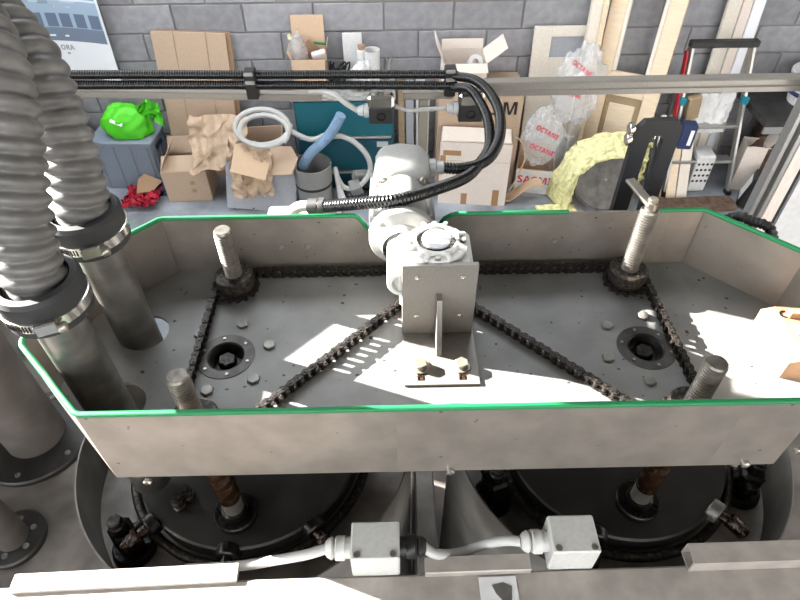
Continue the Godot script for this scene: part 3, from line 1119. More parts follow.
func build_lower() -> void:
	drum(-0.241, "round drum with dark carrier disc under the left half of the tray")
	var t: Node3D = get_child(get_child_count() - 1)
	roller(-0.241, 92, 0.190, t, true)
	roller(-0.241, 52, 0.196, t, true)
	roller(-0.241, 133, 0.196, t, true)
	valve(-0.241, 140, 0.225, t)
	for s in [[-0.331, -0.430, 0.011], [-0.322, -0.446, 0.010]]:
		var st0 := mb()
		var c := Vector3(s[0], 1.934, s[1])
		hexa(st0, c, Vector3.UP, s[2], 0.008)
		cyl(st0, c + Vector3(0, 0.008, 0), c + Vector3(0, 0.03, 0), s[2] * 0.6, 12)
		hexa(st0, c + Vector3(0, 0.016, 0), Vector3.UP, s[2] * 0.9, 0.006)
		part(t, "stud", st0, "worn")
	drum(0.357, "round drum with dark carrier disc under the right half of the tray")
	t = get_child(get_child_count() - 1)
	roller(0.357, 48, 0.190, t, false)
	roller(0.357, 112, 0.190, t, true)
	valve(0.357, 18, 0.222, t)
	valve(0.357, 160, 0.215, t)
	# machine table far below and the columns on it
	var st := mb()
	t = thing("machine_table", "grey steel machine table below the drums", "machine table", Vector3(0, 1.35, -0.7))
	box(st, at(Vector3(0.1, 1.375, -0.63)), Vector3(3.3, 0.05, 1.1), 0.004)
	part(t, "top_plate", st, "table")
	for sx in [-1.15, 1.35]:
		for sz in [-1.12, -0.2]:
			st = mb()
			box(st, at(Vector3(sx, 0.675, sz)), Vector3(0.1, 1.35, 0.1), 0.004)
			part(t, "leg", st, "table")
	var cols := [[-0.965, -0.90, 0.145, "grey column with bolted round flange on the machine table, far left"], [-0.905, -0.62, 0.07, "grey column at the lower left edge of the picture"]]
	for c in cols:
		t = thing("column", c[3], "column", Vector3(c[0], 1.4, c[1]), "columns on the machine table")
		st = mb()
		lathe(st, at(Vector3(c[0], 1.40, c[1])), [Vector2(0, 0), Vector2(c[2], 0), Vector2(c[2], 0.012), Vector2(c[2] - 0.004, 0.016), Vector2(0, 0.016)], 48)
		var fl := part(t, "flange", st, "dark_plate")
		for i in 6:
			var a := TAU * i / 6 + 0.5
			st = mb()
			lathe(st, at(Vector3(c[0] + cos(a) * (c[2] - 0.025), 1.416, c[1] + sin(a) * (c[2] - 0.025))), [Vector2(0.007, 0), Vector2(0.007, 0.003), Vector2(0.004, 0.003), Vector2(0.004, 0.001), Vector2(0, 0.001)], 12)
			part(fl, "screw", st, "dull_steel")
		st = mb()
		lathe(st, at(Vector3(c[0], 1.416, c[1])), [Vector2(c[2] * 0.5, 0), Vector2(c[2] * 0.5, 0.5)], 40)
		lathe(st, at(Vector3(c[0], 1.916, c[1])), [Vector2(c[2] * 0.5, 0), Vector2(0, 0)], 40)
		part(t, "post", st, "table")
	# duct between the drums
	t = thing("sheet_cover", "grey folded sheet cover between the two drums", "cover", Vector3(0.058, 1.4, -0.5))
	st = mb()
	box(st, at(Vector3(0.048, 1.60, -0.50)), Vector3(0.035, 0.40, 0.5), 0.003)
	part(t, "cover", st, "drum")
	# control cabinet on the table, left of the picture: it keeps the low sun off the drums
	t = thing("control_cabinet", "grey steel control cabinet on the machine table at the far left", "cabinet", Vector3(-1.35, 1.4, -0.95))
	st = mb()
	box(st, at(Vector3(-1.37, 1.93, -0.95)), Vector3(0.32, 1.06, 0.50), 0.006)
	part(t, "body", st, "table")
	st = mb()
	box(st, at(Vector3(-1.205, 1.93, -0.95)), Vector3(0.014, 1.0, 0.46), 0.003)
	part(t, "door", st, "table")

func gland(t: Node3D, a: Vector3, dir: Vector3, m := "white_paint") -> void:
	var st := mb()
	cyl(st, a, a + dir * 0.008, 0.0125, 18)
	hexa(st, a + dir * 0.008, dir, 0.0155, 0.012)
	cyl(st, a + dir * 0.021, a + dir * 0.032, 0.0135, 18, 0.011, 0.003)
	part(t, "cable_gland", st, m)

func build_front_rail() -> void:
	var t := thing("front_rail", "long dusty steel rail across the bottom of the picture", "rail", Vector3(0.05, 1.4, -0.25))
	var st := mb()
	box(st, at(Vector3(0.05, 2.030, -0.247), 0.6), Vector3(1.5, 0.04, 0.066), 0.003)
	part(t, "tube", st, "rail_dusty")
	for sx in [-0.66, 0.76]:
		st = mb()
		box(st, at(Vector3(sx, 1.705, -0.25)), Vector3(0.05, 0.61, 0.05), 0.003)
		part(t, "post", st, "rail_dusty")
	st = mb()
	box(st, at(Vector3(0.118, 2.0512, -0.246), 1), Vector3(0.045, 0.0012, 0.055))
	var lb := part(t, "sticker", st, "white_card", "torn white paper sticker")
	st = mb()
	prism(st, Transform3D(Basis(Vector3.RIGHT, Vector3(0, 0, -1), Vector3.UP), Vector3(0.120, 2.0521, -0.252)), [Vector2(-0.010, 0.012), Vector2(0.004, 0.015), Vector2(0.014, 0.010), Vector2(0.012, -0.004), Vector2(0.006, -0.016), Vector2(0.001, -0.006), Vector2(-0.006, 0.002)], 0.0006)
	part(lb, "torn_patch", st, "dull_steel")
	t = thing("flat_bar", "sunlit flat steel bar lying on the left end of the front rail", "bar", Vector3(-0.35, 2.05, -0.285))
	st = mb()
	box(st, at(Vector3(-0.33, 2.0525, -0.281), 1.6), Vector3(0.27, 0.005, 0.022), 0.001)
	part(t, "bar", st, "rail_dusty")
	t = thing("short_plate", "short steel plate on the front rail between the two junction boxes", "plate", Vector3(0.1, 2.05, -0.285))
	st = mb()
	box(st, at(Vector3(0.095, 2.056, -0.286), 0.8), Vector3(0.128, 0.012, 0.020), 0.001)
	part(t, "plate", st, "rail_dusty")
	t = thing("square_tube", "open ended square steel tube on the right end of the front rail", "tube", Vector3(0.45, 2.05, -0.29))
	st = mb()
	var y := 2.0625
	var z := -0.289
	for q in [[0.0, 0.011, 0.024, 0.0022], [0.0, -0.011, 0.024, 0.0022], [0.011, 0.0, 0.0022, 0.024], [-0.011, 0.0, 0.0022, 0.024]]:
		box(st, at(Vector3(0.525, y + q[1], z + q[0]), 0.6), Vector3(0.35, q[3], q[2]))
	part(t, "tube", st, "rail_dusty")
	# junction boxes with glands and cables
	var boxes := [[Vector3(-0.028, 2.072, -0.302), 0.058, "white painted junction box on the front rail with a gland on each side"], [Vector3(0.208, 2.074, -0.304), 0.056, "white painted junction box on the front rail with one gland, right of centre"]]
	for k in 2:
		var c: Vector3 = boxes[k][0]
		t = thing("junction_box", boxes[k][2], "junction box", Vector3(c.x, 2.05, c.z), "junction boxes on the front rail")
		st = mb()
		box(st, at(c), Vector3(boxes[k][1], 0.050, 0.046), 0.002)
		part(t, "body", st, "white_paint")
		for sx in [-1.0, 1.0]:
			st = mb()
			lathe(st, at(c + Vector3(sx * 0.021, 0.025, 0.017)), [Vector2(0.0042, 0), Vector2(0.0042, 0.0015), Vector2(0.0022, 0.0015), Vector2(0.0022, 0.0002), Vector2(0, 0.0002)], 12)
			part(t, "screw", st, "zinc")
		gland(t, c + Vector3(-boxes[k][1] / 2, 0.002, -0.001), Vector3(-1, 0, 0))
		if k == 0:
			gland(t, c + Vector3(boxes[k][1] / 2, 0.002, -0.001), Vector3(1, 0, 0), "black_plastic")
	var cab := [[[Vector3(-0.087, 2.074, -0.303), Vector3(-0.110, 2.070, -0.298), Vector3(-0.150, 2.050, -0.300), Vector3(-0.20, 2.034, -0.300), Vector3(-0.27, 2.028, -0.300)], "pale cable running left from the first junction box along the rail"], [[Vector3(0.030, 2.074, -0.303), Vector3(0.044, 2.068, -0.296), Vector3(0.075, 2.046, -0.305), Vector3(0.105, 2.052, -0.312), Vector3(0.130, 2.068, -0.310), Vector3(0.149, 2.076, -0.305)], "pale cable linking the two junction boxes"]]
	for cdef in cab:
		t = thing("cable", cdef[1], "cable", cdef[0][0], "pale cables on the front rail")
		st = mb()
		tube(st, spline(cdef[0], 0.004), 0.0062, 12)
		part(t, "sheath", st, "grey_cable")

# ------------------------------------------------------------------ rails, conduits, sensors behind the tray
func build_rails() -> void:
	var t := thing("guard_rail", "thin stainless guard rail on the left under the black conduits", "rail", Vector3(-0.5, 0, -1.25))
	var st := mb()
	bar(st, Vector3(-1.60, 2.236, -1.25), Vector3(-0.150, 2.186, -1.25), 0.02, 0.016, Vector3(0, 1, 0), 0.002)
	part(t, "rail", st, "stainless")
	st = mb()
	cyl(st, Vector3(-1.2, 0, -1.27), Vector3(-1.2, 2.21, -1.27), 0.02, 16)
	part(t, "post", st, "stainless")
	t = thing("guard_rail", "long stainless square rail running to the right behind the tray", "rail", Vector3(1.2, 0, -1.25))
	st = mb()
	bar(st, Vector3(0.20, 2.203, -1.25), Vector3(2.0, 2.207, -1.25), 0.03, 0.028, Vector3(0, 1, 0), 0.003)
	part(t, "rail", st, "stainless")
	st = mb()
	bar(st, Vector3(0.222, 2.196, -1.232), Vector3(2.0, 2.200, -1.232), 0.006, 0.012, Vector3(0, 1, 0), 0.001)
	part(t, "lip", st, "stainless")
	st = mb()
	cyl(st, Vector3(1.55, 0, -1.27), Vector3(1.55, 2.19, -1.27), 0.02, 16)
	part(t, "post", st, "stainless")
	t = thing("rail_stub", "short stainless rail on a flat upright post behind the motor", "rail", Vector3(0.07, 0, -1.25))
	st = mb()
	bar(st, Vector3(0.026, 2.190, -1.25), Vector3(0.136, 2.190, -1.25), 0.03, 0.016, Vector3(0, 1, 0), 0.001)
	part(t, "rail", st, "stainless")
	st = mb()
	box(st, at(Vector3(0.073, 1.09, -1.25)), Vector3(0.024, 2.18, 0.02), 0.002)
	part(t, "post", st, "stainless")
	# conduits
	var outer := [Vector3(-1.7, 2.256, -1.243), Vector3(-0.69, 2.246, -1.243), Vector3(-0.296, 2.240, -1.243), Vector3(0.10, 2.238, -1.236), Vector3(0.137, 2.238, -1.226), Vector3(0.170, 2.253, -1.176), Vector3(0.192, 2.258, -1.111), Vector3(0.200, 2.260, -1.027), Vector3(0.190, 2.261, -0.943), Vector3(0.169, 2.258, -0.885), Vector3(0.142, 2.262, -0.848), Vector3(0.111, 2.267, -0.829), Vector3(0.082, 2.268, -0.831)]
	var inner := [Vector3(-1.7, 2.238, -1.233), Vector3(-0.69, 2.228, -1.233), Vector3(-0.296, 2.222, -1.233), Vector3(0.10, 2.220, -1.222), Vector3(0.135, 2.221, -1.210), Vector3(0.159, 2.240, -1.163), Vector3(0.174, 2.241, -1.108), Vector3(0.181, 2.243, -1.026), Vector3(0.172, 2.244, -0.935), Vector3(0.147, 2.254, -0.866), Vector3(0.117, 2.268, -0.804), Vector3(0.071, 2.287, -0.748), Vector3(0.010, 2.301, -0.700), Vector3(-0.046, 2.287, -0.712), Vector3(-0.104, 2.262, -0.740)]
	t = thing("corrugated_conduit", "black corrugated conduit ending in the gland of the white motor", "conduit", outer[0], "black conduits")
	st = mb()
	tube(st, spline(outer, 0.0012), 0.0086, 12, true, 0.0012, 0.0052)
	part(t, "conduit", st, "conduit")
	t = thing("corrugated_conduit", "black corrugated conduit crossing in front of the white motor to the left", "conduit", inner[0], "black conduits")
	st = mb()
	tube(st, spline(inner, 0.0012), 0.0086, 12, true, 0.0012, 0.0052)
	part(t, "conduit", st, "conduit")
	for s in [[-0.296, "black clip holding the conduits on the left rail"], [0.127, "black clip holding the conduits where they bend"]]:
		t = thing("conduit_clip", s[1], "clip", Vector3(s[0], 2.19, -1.23), "conduit clips")
		st = mb()
		box(st, at(Vector3(s[0], 2.224, -1.236)), Vector3(0.024, 0.062, 0.026), 0.002)
		part(t, "body", st, "black_plastic")
		for yy in [2.250, 2.232]:
			st = mb()
			box(st, at(Vector3(s[0], yy, -1.2215)), Vector3(0.020, 0.008, 0.006), 0.002)
			part(t, "latch", st, "drum_grey")
	# white outlet box behind the tray with the end of the inner conduit
	t = thing("outlet_box", "small white outlet box behind the back panel of the tray", "junction box", Vector3(-0.155, 2.17, -0.765))
	st = mb()
	box(st, at(Vector3(-0.155, 2.2, -0.760)), Vector3(0.082, 0.070, 0.046), 0.004)
	part(t, "body", st, "white_paint")
	st = mb()
	var gd := Vector3(-0.030, -0.004, -0.006).normalized()
	hexa(st, Vector3(-0.102, 2.262, -0.740), gd, 0.0135, 0.010)
	cyl(st, Vector3(-0.112, 2.261, -0.742), Vector3(-0.127, 2.259, -0.745), 0.012, 16)
	part(t, "gland", st, "sensor_black")
	st = mb()
	tube(st, spline([Vector3(-0.126, 2.259, -0.745), Vector3(-0.140, 2.256, -0.749), Vector3(-0.152, 2.246, -0.754), Vector3(-0.157, 2.230, -0.757)], 0.003), 0.0085, 12)
	part(t, "elbow", st, "drum_grey")
	# sensors
	for s in [[-0.021, 2.186, "left sensor with chrome cover on the rail, in front of the teal cabinet", -1.0], [0.171, 2.188, "right sensor with chrome cover beside the bent conduits", -1.0]]:
		var x: float = s[0]
		var y: float = s[1]
		t = thing("sensor", s[2], "sensor", Vector3(x, 2.15, -1.2), "sensors on the rails")
		st = mb()
		box(st, at(Vector3(x, y - 0.018, -1.205)), Vector3(0.052, 0.036, 0.034), 0.002)
		part(t, "body", st, "sensor_black")
		st = mb()
		box(st, at(Vector3(x, y + 0.014, -1.200)), Vector3(0.056, 0.030, 0.030), 0.006)
		part(t, "cover", st, "bright_steel")
		st = mb()
		lathe(st, frame_along(Vector3(0, 0, 1), Vector3(x, y - 0.018, -1.1885)), [Vector2(0.0095, 0), Vector2(0.0095, 0.002), Vector2(0.007, 0.002), Vector2(0.006, -0.004), Vector2(0, -0.004)], 18)
		part(t, "lens", st, "conduit")
		for sx in [-1.0, 1.0]:
			st = mb()
			lathe(st, at(Vector3(x + sx * 0.014, y + 0.029, -1.203)), [Vector2(0.008, 0), Vector2(0.008, 0.004), Vector2(0.004, 0.004), Vector2(0, 0.002)], 14)
			part(t, "screw", st, "dull_steel")
		st = mb()
		var g0 := Vector3(x - 0.027, y - 0.010, -1.203)
		hexa(st, g0, Vector3(-1, 0, 0), 0.015, 0.010)
		cyl(st, g0 + Vector3(-0.010, 0, 0), g0 + Vector3(-0.024, 0, 0), 0.0125, 14, 0.010, 0.002)
		part(t, "cable_gland", st, "pale_plastic")
	t = thing("sensor_cable", "pale cable from the left rail end into the left sensor", "cable", Vector3(-0.15, 2.2, -1.21), "sensor cables")
	st = mb()
	tube(st, spline([Vector3(-0.175, 2.205, -1.237), Vector3(-0.145, 2.210, -1.225), Vector3(-0.118, 2.208, -1.21), Vector3(-0.095, 2.192, -1.203), Vector3(-0.072, 2.176, -1.203)], 0.004), 0.006, 10)
	part(t, "sheath", st, "grey_cable")
	t = thing("sensor_cable", "pale cable across the post into the right sensor", "cable", Vector3(0.01, 2.2, -1.21), "sensor cables")
	st = mb()
	tube(st, spline([Vector3(0.007, 2.186, -1.205), Vector3(0.016, 2.178, -1.21), Vector3(0.040, 2.168, -1.215), Vector3(0.078, 2.170, -1.215), Vector3(0.120, 2.178, -1.203)], 0.004), 0.0045, 10)
	part(t, "sheath", st, "grey_cable")
	# upright guard frame on the right
	t = thing("guard_door", "upright aluminium guard door frame with white panel at the right edge", "guard door", Vector3(0.96, 0, -1.2))
	st = mb()
	box(st, at(Vector3(0.888, 1.3, -1.2)), Vector3(0.011, 2.6, 0.028), 0.001)
	box(st, at(Vector3(0.912, 1.3, -1.2)), Vector3(0.011, 2.6, 0.028), 0.001)
	box(st, at(Vector3(0.900, 1.3, -1.208)), Vector3(0.017, 2.6, 0.012))
	part(t, "profile", st, "alu")
	st = mb()
	box(st, at(Vector3(0.938, 1.3, -1.2)), Vector3(0.030, 2.6, 0.02), 0.001)
	part(t, "jamb", st, "card_white")
	st = mb()
	box(st, at(Vector3(0.959, 1.3, -1.2)), Vector3(0.007, 2.6, 0.014))
	part(t, "gasket", st, "black_plastic")
	st = mb()
	box(st, at(Vector3(1.320, 1.3, -1.2)), Vector3(0.70, 2.6, 0.012))
	part(t, "panel", st, "white_card")
	t = thing("cable_bundle", "black ribbed cable bundle lying behind the right corner of the tray", "cable", Vector3(0.56, 2.17, -0.77))
	st = mb()
	tube(st, spline([Vector3(0.50, 2.12, -0.81), Vector3(0.525, 2.225, -0.742), Vector3(0.545, 2.236, -0.720), Vector3(0.570, 2.226, -0.695), Vector3(0.60, 2.10, -0.68)], 0.002), 0.007, 12, true, 0.0015, 0.007)
	part(t, "conduit", st, "black_plastic")

# ------------------------------------------------------------------ stored goods along the wall
func carton(called: String, label: String, cat: String, base: Vector3, s: Vector3, turn: float, m: String, open_top := true, flaps := [], group := "") -> Node3D:
	# an open or closed carton standing on base (centre of its bottom)
	var t := thing(called, label, cat, base, group)
	var X := at(base, turn)
	var th := 0.006
	var st := mb()
	box(st, X * at(Vector3(0, th / 2, 0)), Vector3(s.x, th, s.z))
	box(st, X * at(Vector3(0, s.y / 2, s.z / 2 - th / 2)), Vector3(s.x, s.y, th), 0.001)
	box(st, X * at(Vector3(0, s.y / 2, -s.z / 2 + th / 2)), Vector3(s.x, s.y, th), 0.001)
	for k in [-1.0, 1.0]:
		box(st, X * at(Vector3(k * (s.x / 2 - th / 2), s.y / 2, 0)), Vector3(th, s.y, s.z - th * 2), 0.001)
	if not open_top:
		box(st, X * at(Vector3(0, s.y - th / 2, 0)), Vector3(s.x, th, s.z), 0.001)
	part(t, "body", st, m)
	for f in flaps:
		# [side, angle, length]: side 0 front, 1 back, 2 left, 3 right; angle 0 = straight up, 90 = folded outwards
		st = mb()
		var a := deg_to_rad(f[1])
		var L: float = f[2]
		var hinge: Vector3 = [Vector3(0, s.y, s.z / 2 - th / 2), Vector3(0, s.y, -s.z / 2 + th / 2), Vector3(-s.x / 2 + th / 2, s.y, 0), Vector3(s.x / 2 - th / 2, s.y, 0)][f[0]]
		var out: Vector3 = [Vector3(0, 0, 1), Vector3(0, 0, -1), Vector3(-1, 0, 0), Vector3(1, 0, 0)][f[0]]
		var d := Vector3.UP * cos(a) + out * sin(a)
		var along := Vector3.UP.cross(out)
		var w: float = (s.x if f[0] < 2 else s.z) - 0.008
		box(st, X * Transform3D(Basis(along, d, along.cross(d)), hinge + d * (L / 2 + 0.002)), Vector3(w, L, 0.005), 0.001)
		part(t, "flap", st, m)
	return t

func noise(seed_: int, freq: float, oct := 3) -> FastNoiseLite:
	var n := FastNoiseLite.new()
	n.seed = seed_
	n.frequency = freq
	n.fractal_octaves = oct
	return n

func build_background() -> void:
	bg_left()
	bg_middle()
	bg_right()

func bg_left() -> void:
	# poster on the wall, curling away at its right edge
	var t := thing("poster", "white poster with blue grey machine photograph on the block wall", "poster", Vector3(-2.3, 0.8, -4.44))
	var bend := func(x: float) -> float: return ZB + 0.012 + 0.10 * pow(clampf((x + 2.6) / 0.62, 0, 1), 2.2)
	var st := mb()
	sheet(st, func(u: float, v: float): var x: float = -2.85 + 0.875 * u + 0.03 * (1.0 - v) * u; return Vector3(x - 0.06 * (1.0 - v), 0.80 + 1.0 * v, bend.call(x)), 24, 4, 0.003)
	part(t, "sheet", st, "print_white")
	# printed picture: rows of machine parts, a flat print just on the sheet
	var im := Image.create(256, 256, false, Image.FORMAT_RGB8)
	im.fill(Color(0.62, 0.70, 0.78))
	var r := RandomNumberGenerator.new()
	r.seed = 5
	for k in 120:
		var c := Color(0.45, 0.53, 0.62).lerp(Color(0.88, 0.92, 0.96), r.randf())
		im.fill_rect(Rect2i(r.randi_range(-20, 255), r.randi_range(0, 170), r.randi_range(6, 60), r.randi_range(2, 10)), c)
	for k in 5:
		im.fill_rect(Rect2i(8 + k * 52, 186, 38, 34), Color(0.40, 0.46, 0.55))
	im.fill_rect(Rect2i(0, 100, 256, 6), Color(0.90, 0.94, 0.97))
	im.fill_rect(Rect2i(0, 150, 256, 5), Color(0.86, 0.90, 0.95))
	im.fill_rect(Rect2i(0, 222, 256, 34), Color(0.46, 0.51, 0.59))
	var pm := StandardMaterial3D.new()
	pm.resource_name = "poster_print"
	pm.albedo_texture = ImageTexture.create_from_image(im)
	pm.roughness = 0.5
	mats["poster_print"] = pm
	st = mb()
	st.set_smooth_group(0)
	for i in 24:
		for q in [[0, 0], [0, 1], [1, 1], [0, 0], [1, 1], [1, 0]]:
			var u: float = (i + q[0]) / 24.0
			var v: float = float(q[1])
			var yy := 1.075 + 0.70 * v
			var vv := (yy - 0.80)
			var x: float = -2.85 + 0.86 * u + 0.03 * (1.0 - vv) * u
			st.set_uv(Vector2(u * 1.6, 1.0 - v))
			st.add_vertex(Vector3(x - 0.06 * (1.0 - vv), yy, bend.call(x) + 0.003))
	part(t, "picture", st, "poster_print")
	letters(t, "ORA", at(Vector3(-2.335, 1.035, ZB + 0.055), -4), 0.035, "print_grey")
	# the small line of white print and the grey line under the name are too blurred to read: bars of that size
	for q in [[-2.40, 1.112, 0.10, "print_white"], [-2.27, 1.112, 0.11, "print_white"], [-2.325, 0.985, 0.07, "print_grey"]]:
		st = mb()
		box(st, at(Vector3(q[0], q[1], bend.call(q[0]) + 0.007), -4), Vector3(q[2], 0.012, 0.001))
		part(t, "print_line", st, q[3])

	# tall flat cardboard leaning on the wall
	t = thing("cardboard_sheet", "tall flat brown cardboard sheet leaning on the block wall", "cardboard", Vector3(-1.5, 0, -4.3), "")
	for k in 2:
		st = mb()
		var b := Vector3(-1.50 + k * 0.035, 0, -4.30 - k * 0.02)
		bar(st, b, Vector3(-1.445 + k * 0.032, 1.130, -4.420 - k * 0.02), 0.53, 0.012, Vector3(0, 0, 1), 0.002)
		part(t, "panel", st, "card" if k == 0 else "card_dark")
	for dx in [-0.13, 0.10]:
		st = mb()
		bar(st, Vector3(-1.49 + dx, 0.0, -4.2925), Vector3(-1.42 + dx, 1.14, -4.4125), 0.003, 0.002, Vector3(0, 0, 1))
		part(t, "crease", st, "card_dark")

	# crate with a green bag
	t = thing("plastic_crate", "grey blue plastic crate with lid under the green bag", "crate", Vector3(-2.05, 0, -4.22))
	var X := at(Vector3(-2.075, 0, -4.285), -4)
	st = mb()
	box(st, X * at(Vector3(0, 0.20, 0)), Vector3(0.46, 0.40, 0.30), 0.008)
	part(t, "body", st, "crate")
	st = mb()
	box(st, X * at(Vector3(0, 0.41, 0)), Vector3(0.50, 0.03, 0.33), 0.006)
	part(t, "lid", st, "crate")
	for k in 4:
		st = mb()
		box(st, X * at(Vector3(-0.20 + k * 0.133, 0.20, 0.155)), Vector3(0.016, 0.36, 0.014), 0.002)
		part(t, "rib", st, "crate")
	for k in 3:
		st = mb()
		box(st, X * at(Vector3(0.236, 0.18, -0.10 + k * 0.1)), Vector3(0.014, 0.28, 0.014), 0.002)
		part(t, "rib", st, "crate")
	st = mb()
	box(st, X * at(Vector3(0.232, 0.33, 0.0)), Vector3(0.012, 0.04, 0.12), 0.002)
	part(t, "handle_slot", st, "blue_dark")
	t = thing("plastic_bag", "bright green plastic bag slumped on the grey crate", "bag", Vector3(-2.02, 0.426, -4.27))
	st = mb()
	blob(st, Vector3(-2.035, 0.51, -4.265), Vector3(0.185, 0.15, 0.12), 3, 0.26, 0.9, 48, 30, 0.4255)
	part(t, "bag", st, "green_bag")
	st = mb()
	var n1 := noise(6, 3.0)
	sheet(st, func(u, v): return Vector3(-1.92 + 0.20 * u, 0.600 + 0.05 * sin(u * 3.0) + (v - 0.5) * (0.05 + 0.16 * u) + 0.02 * n1.get_noise_2d(u * 2, v * 2), -4.24 + 0.05 * u + 0.05 * n1.get_noise_2d(u * 3 + 5, v * 3)), 12, 10, 0.004)
	part(t, "mouth", st, "green_bag")
	st = mb()
	box(st, at(Vector3(-2.06, 0.575, -4.153), 10, -20, -28), Vector3(0.09, 0.025, 0.002))
	part(t, "printed_tag", st, "print_white")
	t = thing("dark_bag", "dark green crumpled sack between the hose and the crate", "bag", Vector3(-2.38, 0, -4.25))
	st = mb()
	blob(st, Vector3(-2.50, 0.30, -4.28), Vector3(0.14, 0.36, 0.14), 9, 0.5, 1.8, 36, 24, 0.0)
	part(t, "sack", st, "bench")
	t = thing("red_cloth", "crumpled red cloth on the floor in front of the crate", "cloth", Vector3(-1.98, 0, -4.0))
	st = mb()
	var n2 := noise(12, 1.6, 2)
	sheet(st, func(u, v): return Vector3(-2.08 + 0.22 * u + 0.06 * n2.get_noise_2d(u * 3, v * 3), 0.015 + 0.09 * absf(n2.get_noise_2d(u * 4 + 9, v * 4)) + 0.02, -4.08 + 0.26 * v + 0.04 * n2.get_noise_2d(u * 3 + 4, v * 5)), 20, 20, 0.006)
	part(t, "cloth", st, "red_cloth")
	t = thing("cardboard_scrap", "torn brown cardboard scrap lying on the red cloth", "cardboard", Vector3(-1.93, 0.08, -4.05))
	st = mb()
	prism(st, Transform3D(Basis.from_euler(Vector3(-1.15, 0.3, 0.1)), Vector3(-1.935, 0.115, -4.045)), [Vector2(-0.10, -0.07), Vector2(0.02, -0.09), Vector2(0.11, -0.02), Vector2(0.06, 0.03), Vector2(0.0, 0.09), Vector2(-0.06, 0.05)], 0.006)
	part(t, "scrap", st, "card_dark")
	t = thing("blue_rag", "small dark blue rag between the crate and the carton", "rag", Vector3(-1.80, 0, -4.08))
	st = mb()
	blob(st, Vector3(-1.80, 0.03, -4.09), Vector3(0.10, 0.05, 0.06), 14, 0.6, 2.0, 24, 14, 0.002)
	part(t, "rag", st, "blue_dark")

	# brown carton with open flaps
	t = carton("carton", "brown cardboard carton with open flaps in front of the leaning cardboard", "carton", Vector3(-1.60, 0, -4.09), Vector3(0.34, 0.27, 0.28), 2, "card", true, [[1, 35, 0.13], [2, -28, 0.15], [3, 30, 0.12], [0, -55, 0.13]])
	for yy in [0.10, 0.17]:
		st = mb()
		box(st, at(Vector3(-1.545, yy, -3.9475), 2), Vector3(0.035, 0.03, 0.002))
		part(t, "print_mark", st, "pine_dark")
	# crumpled packing paper
	t = thing("packing_paper", "large crumpled brown packing paper sheet over the carton", "paper", Vector3(-1.35, 0.2, -4.1))
	st = mb()
	var n3 := noise(22, 1.3, 2)
	sheet(st, func(u, v): return Vector3(-1.50 + 0.42 * u + 0.05 * n3.get_noise_2d(u * 2, v * 2), 0.285 + 0.34 * v + 0.03 * n3.get_noise_2d(u + 7, v), -3.92 - 0.24 * v + 0.05 * n3.get_noise_2d(u * 1.6 + 3, v * 1.6)), 34, 34, 0.005)
	part(t, "sheet", st, "card_paper")
	t = thing("torn_carton", "torn open brown carton under the coiled hose", "carton", Vector3(-1.0, 0, -4.05))
	st = mb()
	X = at(Vector3(-1.03, 0, -4.10), 6)
	for q in [[Vector3(0, 0.26, 0.14), Vector3(0.40, 0.36, 0.006)], [Vector3(0, 0.24, -0.14), Vector3(0.40, 0.48, 0.006)], [Vector3(-0.2, 0.24, 0), Vector3(0.006, 0.48, 0.28)], [Vector3(0.2, 0.24, 0), Vector3(0.006, 0.48, 0.28)], [Vector3(0, 0.005, 0), Vector3(0.4, 0.006, 0.28)]]:
		box(st, X * at(q[0]), q[1], 0.001)
	part(t, "body", st, "card")
	st = mb()
	var n4 := noise(31, 1.3, 2)
	sheet(st, func(u, v): return Vector3(-1.20 + 0.30 * u + 0.03 * n4.get_noise_2d(u * 3, v * 3), 0.16 + 0.36 * v + 0.04 * n4.get_noise_2d(u * 3, v * 3 + 5), -3.77 - 0.10 * v + 0.05 * n4.get_noise_2d(u * 1.6 + 8, v * 1.6)), 26, 26, 0.005)
	part(t, "torn_flap", st, "card_paper")
	st = mb()
	prism(st, Transform3D(Basis.from_euler(Vector3(-0.75, 0.35, -0.35)), Vector3(-1.03, 0.44, -3.82)), [Vector2(-0.13, -0.10), Vector2(0.12, -0.13), Vector2(0.15, 0.08), Vector2(0.02, 0.15), Vector2(-0.12, 0.10)], 0.006)
	part(t, "flap", st, "card_pale")
	st = mb()
	prism(st, Transform3D(Basis.from_euler(Vector3(-0.6, -0.3, 0.25)), Vector3(-0.84, 0.41, -3.86)), [Vector2(-0.14, -0.09), Vector2(0.10, -0.11), Vector2(0.16, 0.0), Vector2(0.12, 0.09), Vector2(-0.10, 0.12)], 0.006)
	part(t, "flap", st, "card")
	# coiled hose
	t = thing("coiled_hose", "coil of pale grey hose resting on torn cardboard", "hose", Vector3(-0.93, 0.5, -3.97))
	st = mb()
	var cp := []
	for i in 60:
		var a := TAU * i / 28.0
		var rr := 1.0 - 0.10 * (i / 28.0)
		cp.append(Vector3(-0.925 + cos(a) * 0.205 * rr + 0.012 * i / 28.0, 0.665 - 0.105 * sin(a) * rr - 0.02 * (i / 28.0), -3.93 + 0.09 * sin(a) * rr + 0.02 * (i / 28.0)))
	tube(st, spline(cp, 0.015), 0.018, 12)
	part(t, "hose", st, "grey_cable")
	# grey panel with rust chips
	t = thing("grey_panel", "grey sheet metal panel leaning on the torn carton", "panel", Vector3(-1.0, 0, -3.83))
	st = mb()
	var pa := Vector3(-1.018, 0.0, -3.815)
	var pb := Vector3(-0.968, 0.395, -3.90)
	bar(st, pa, pb, 0.525, 0.015, Vector3(0, 0, 1), 0.003)
	part(t, "panel", st, "slate")
	var q0 := [[-0.20, 0.03, 0.035, 0.012], [-0.07, 0.02, 0.03, 0.010], [0.21, 0.36, 0.05, 0.012], [0.185, 0.385, 0.012, 0.03], [-0.23, 0.09, 0.02, 0.008], [0.16, 0.03, 0.02, 0.008]]
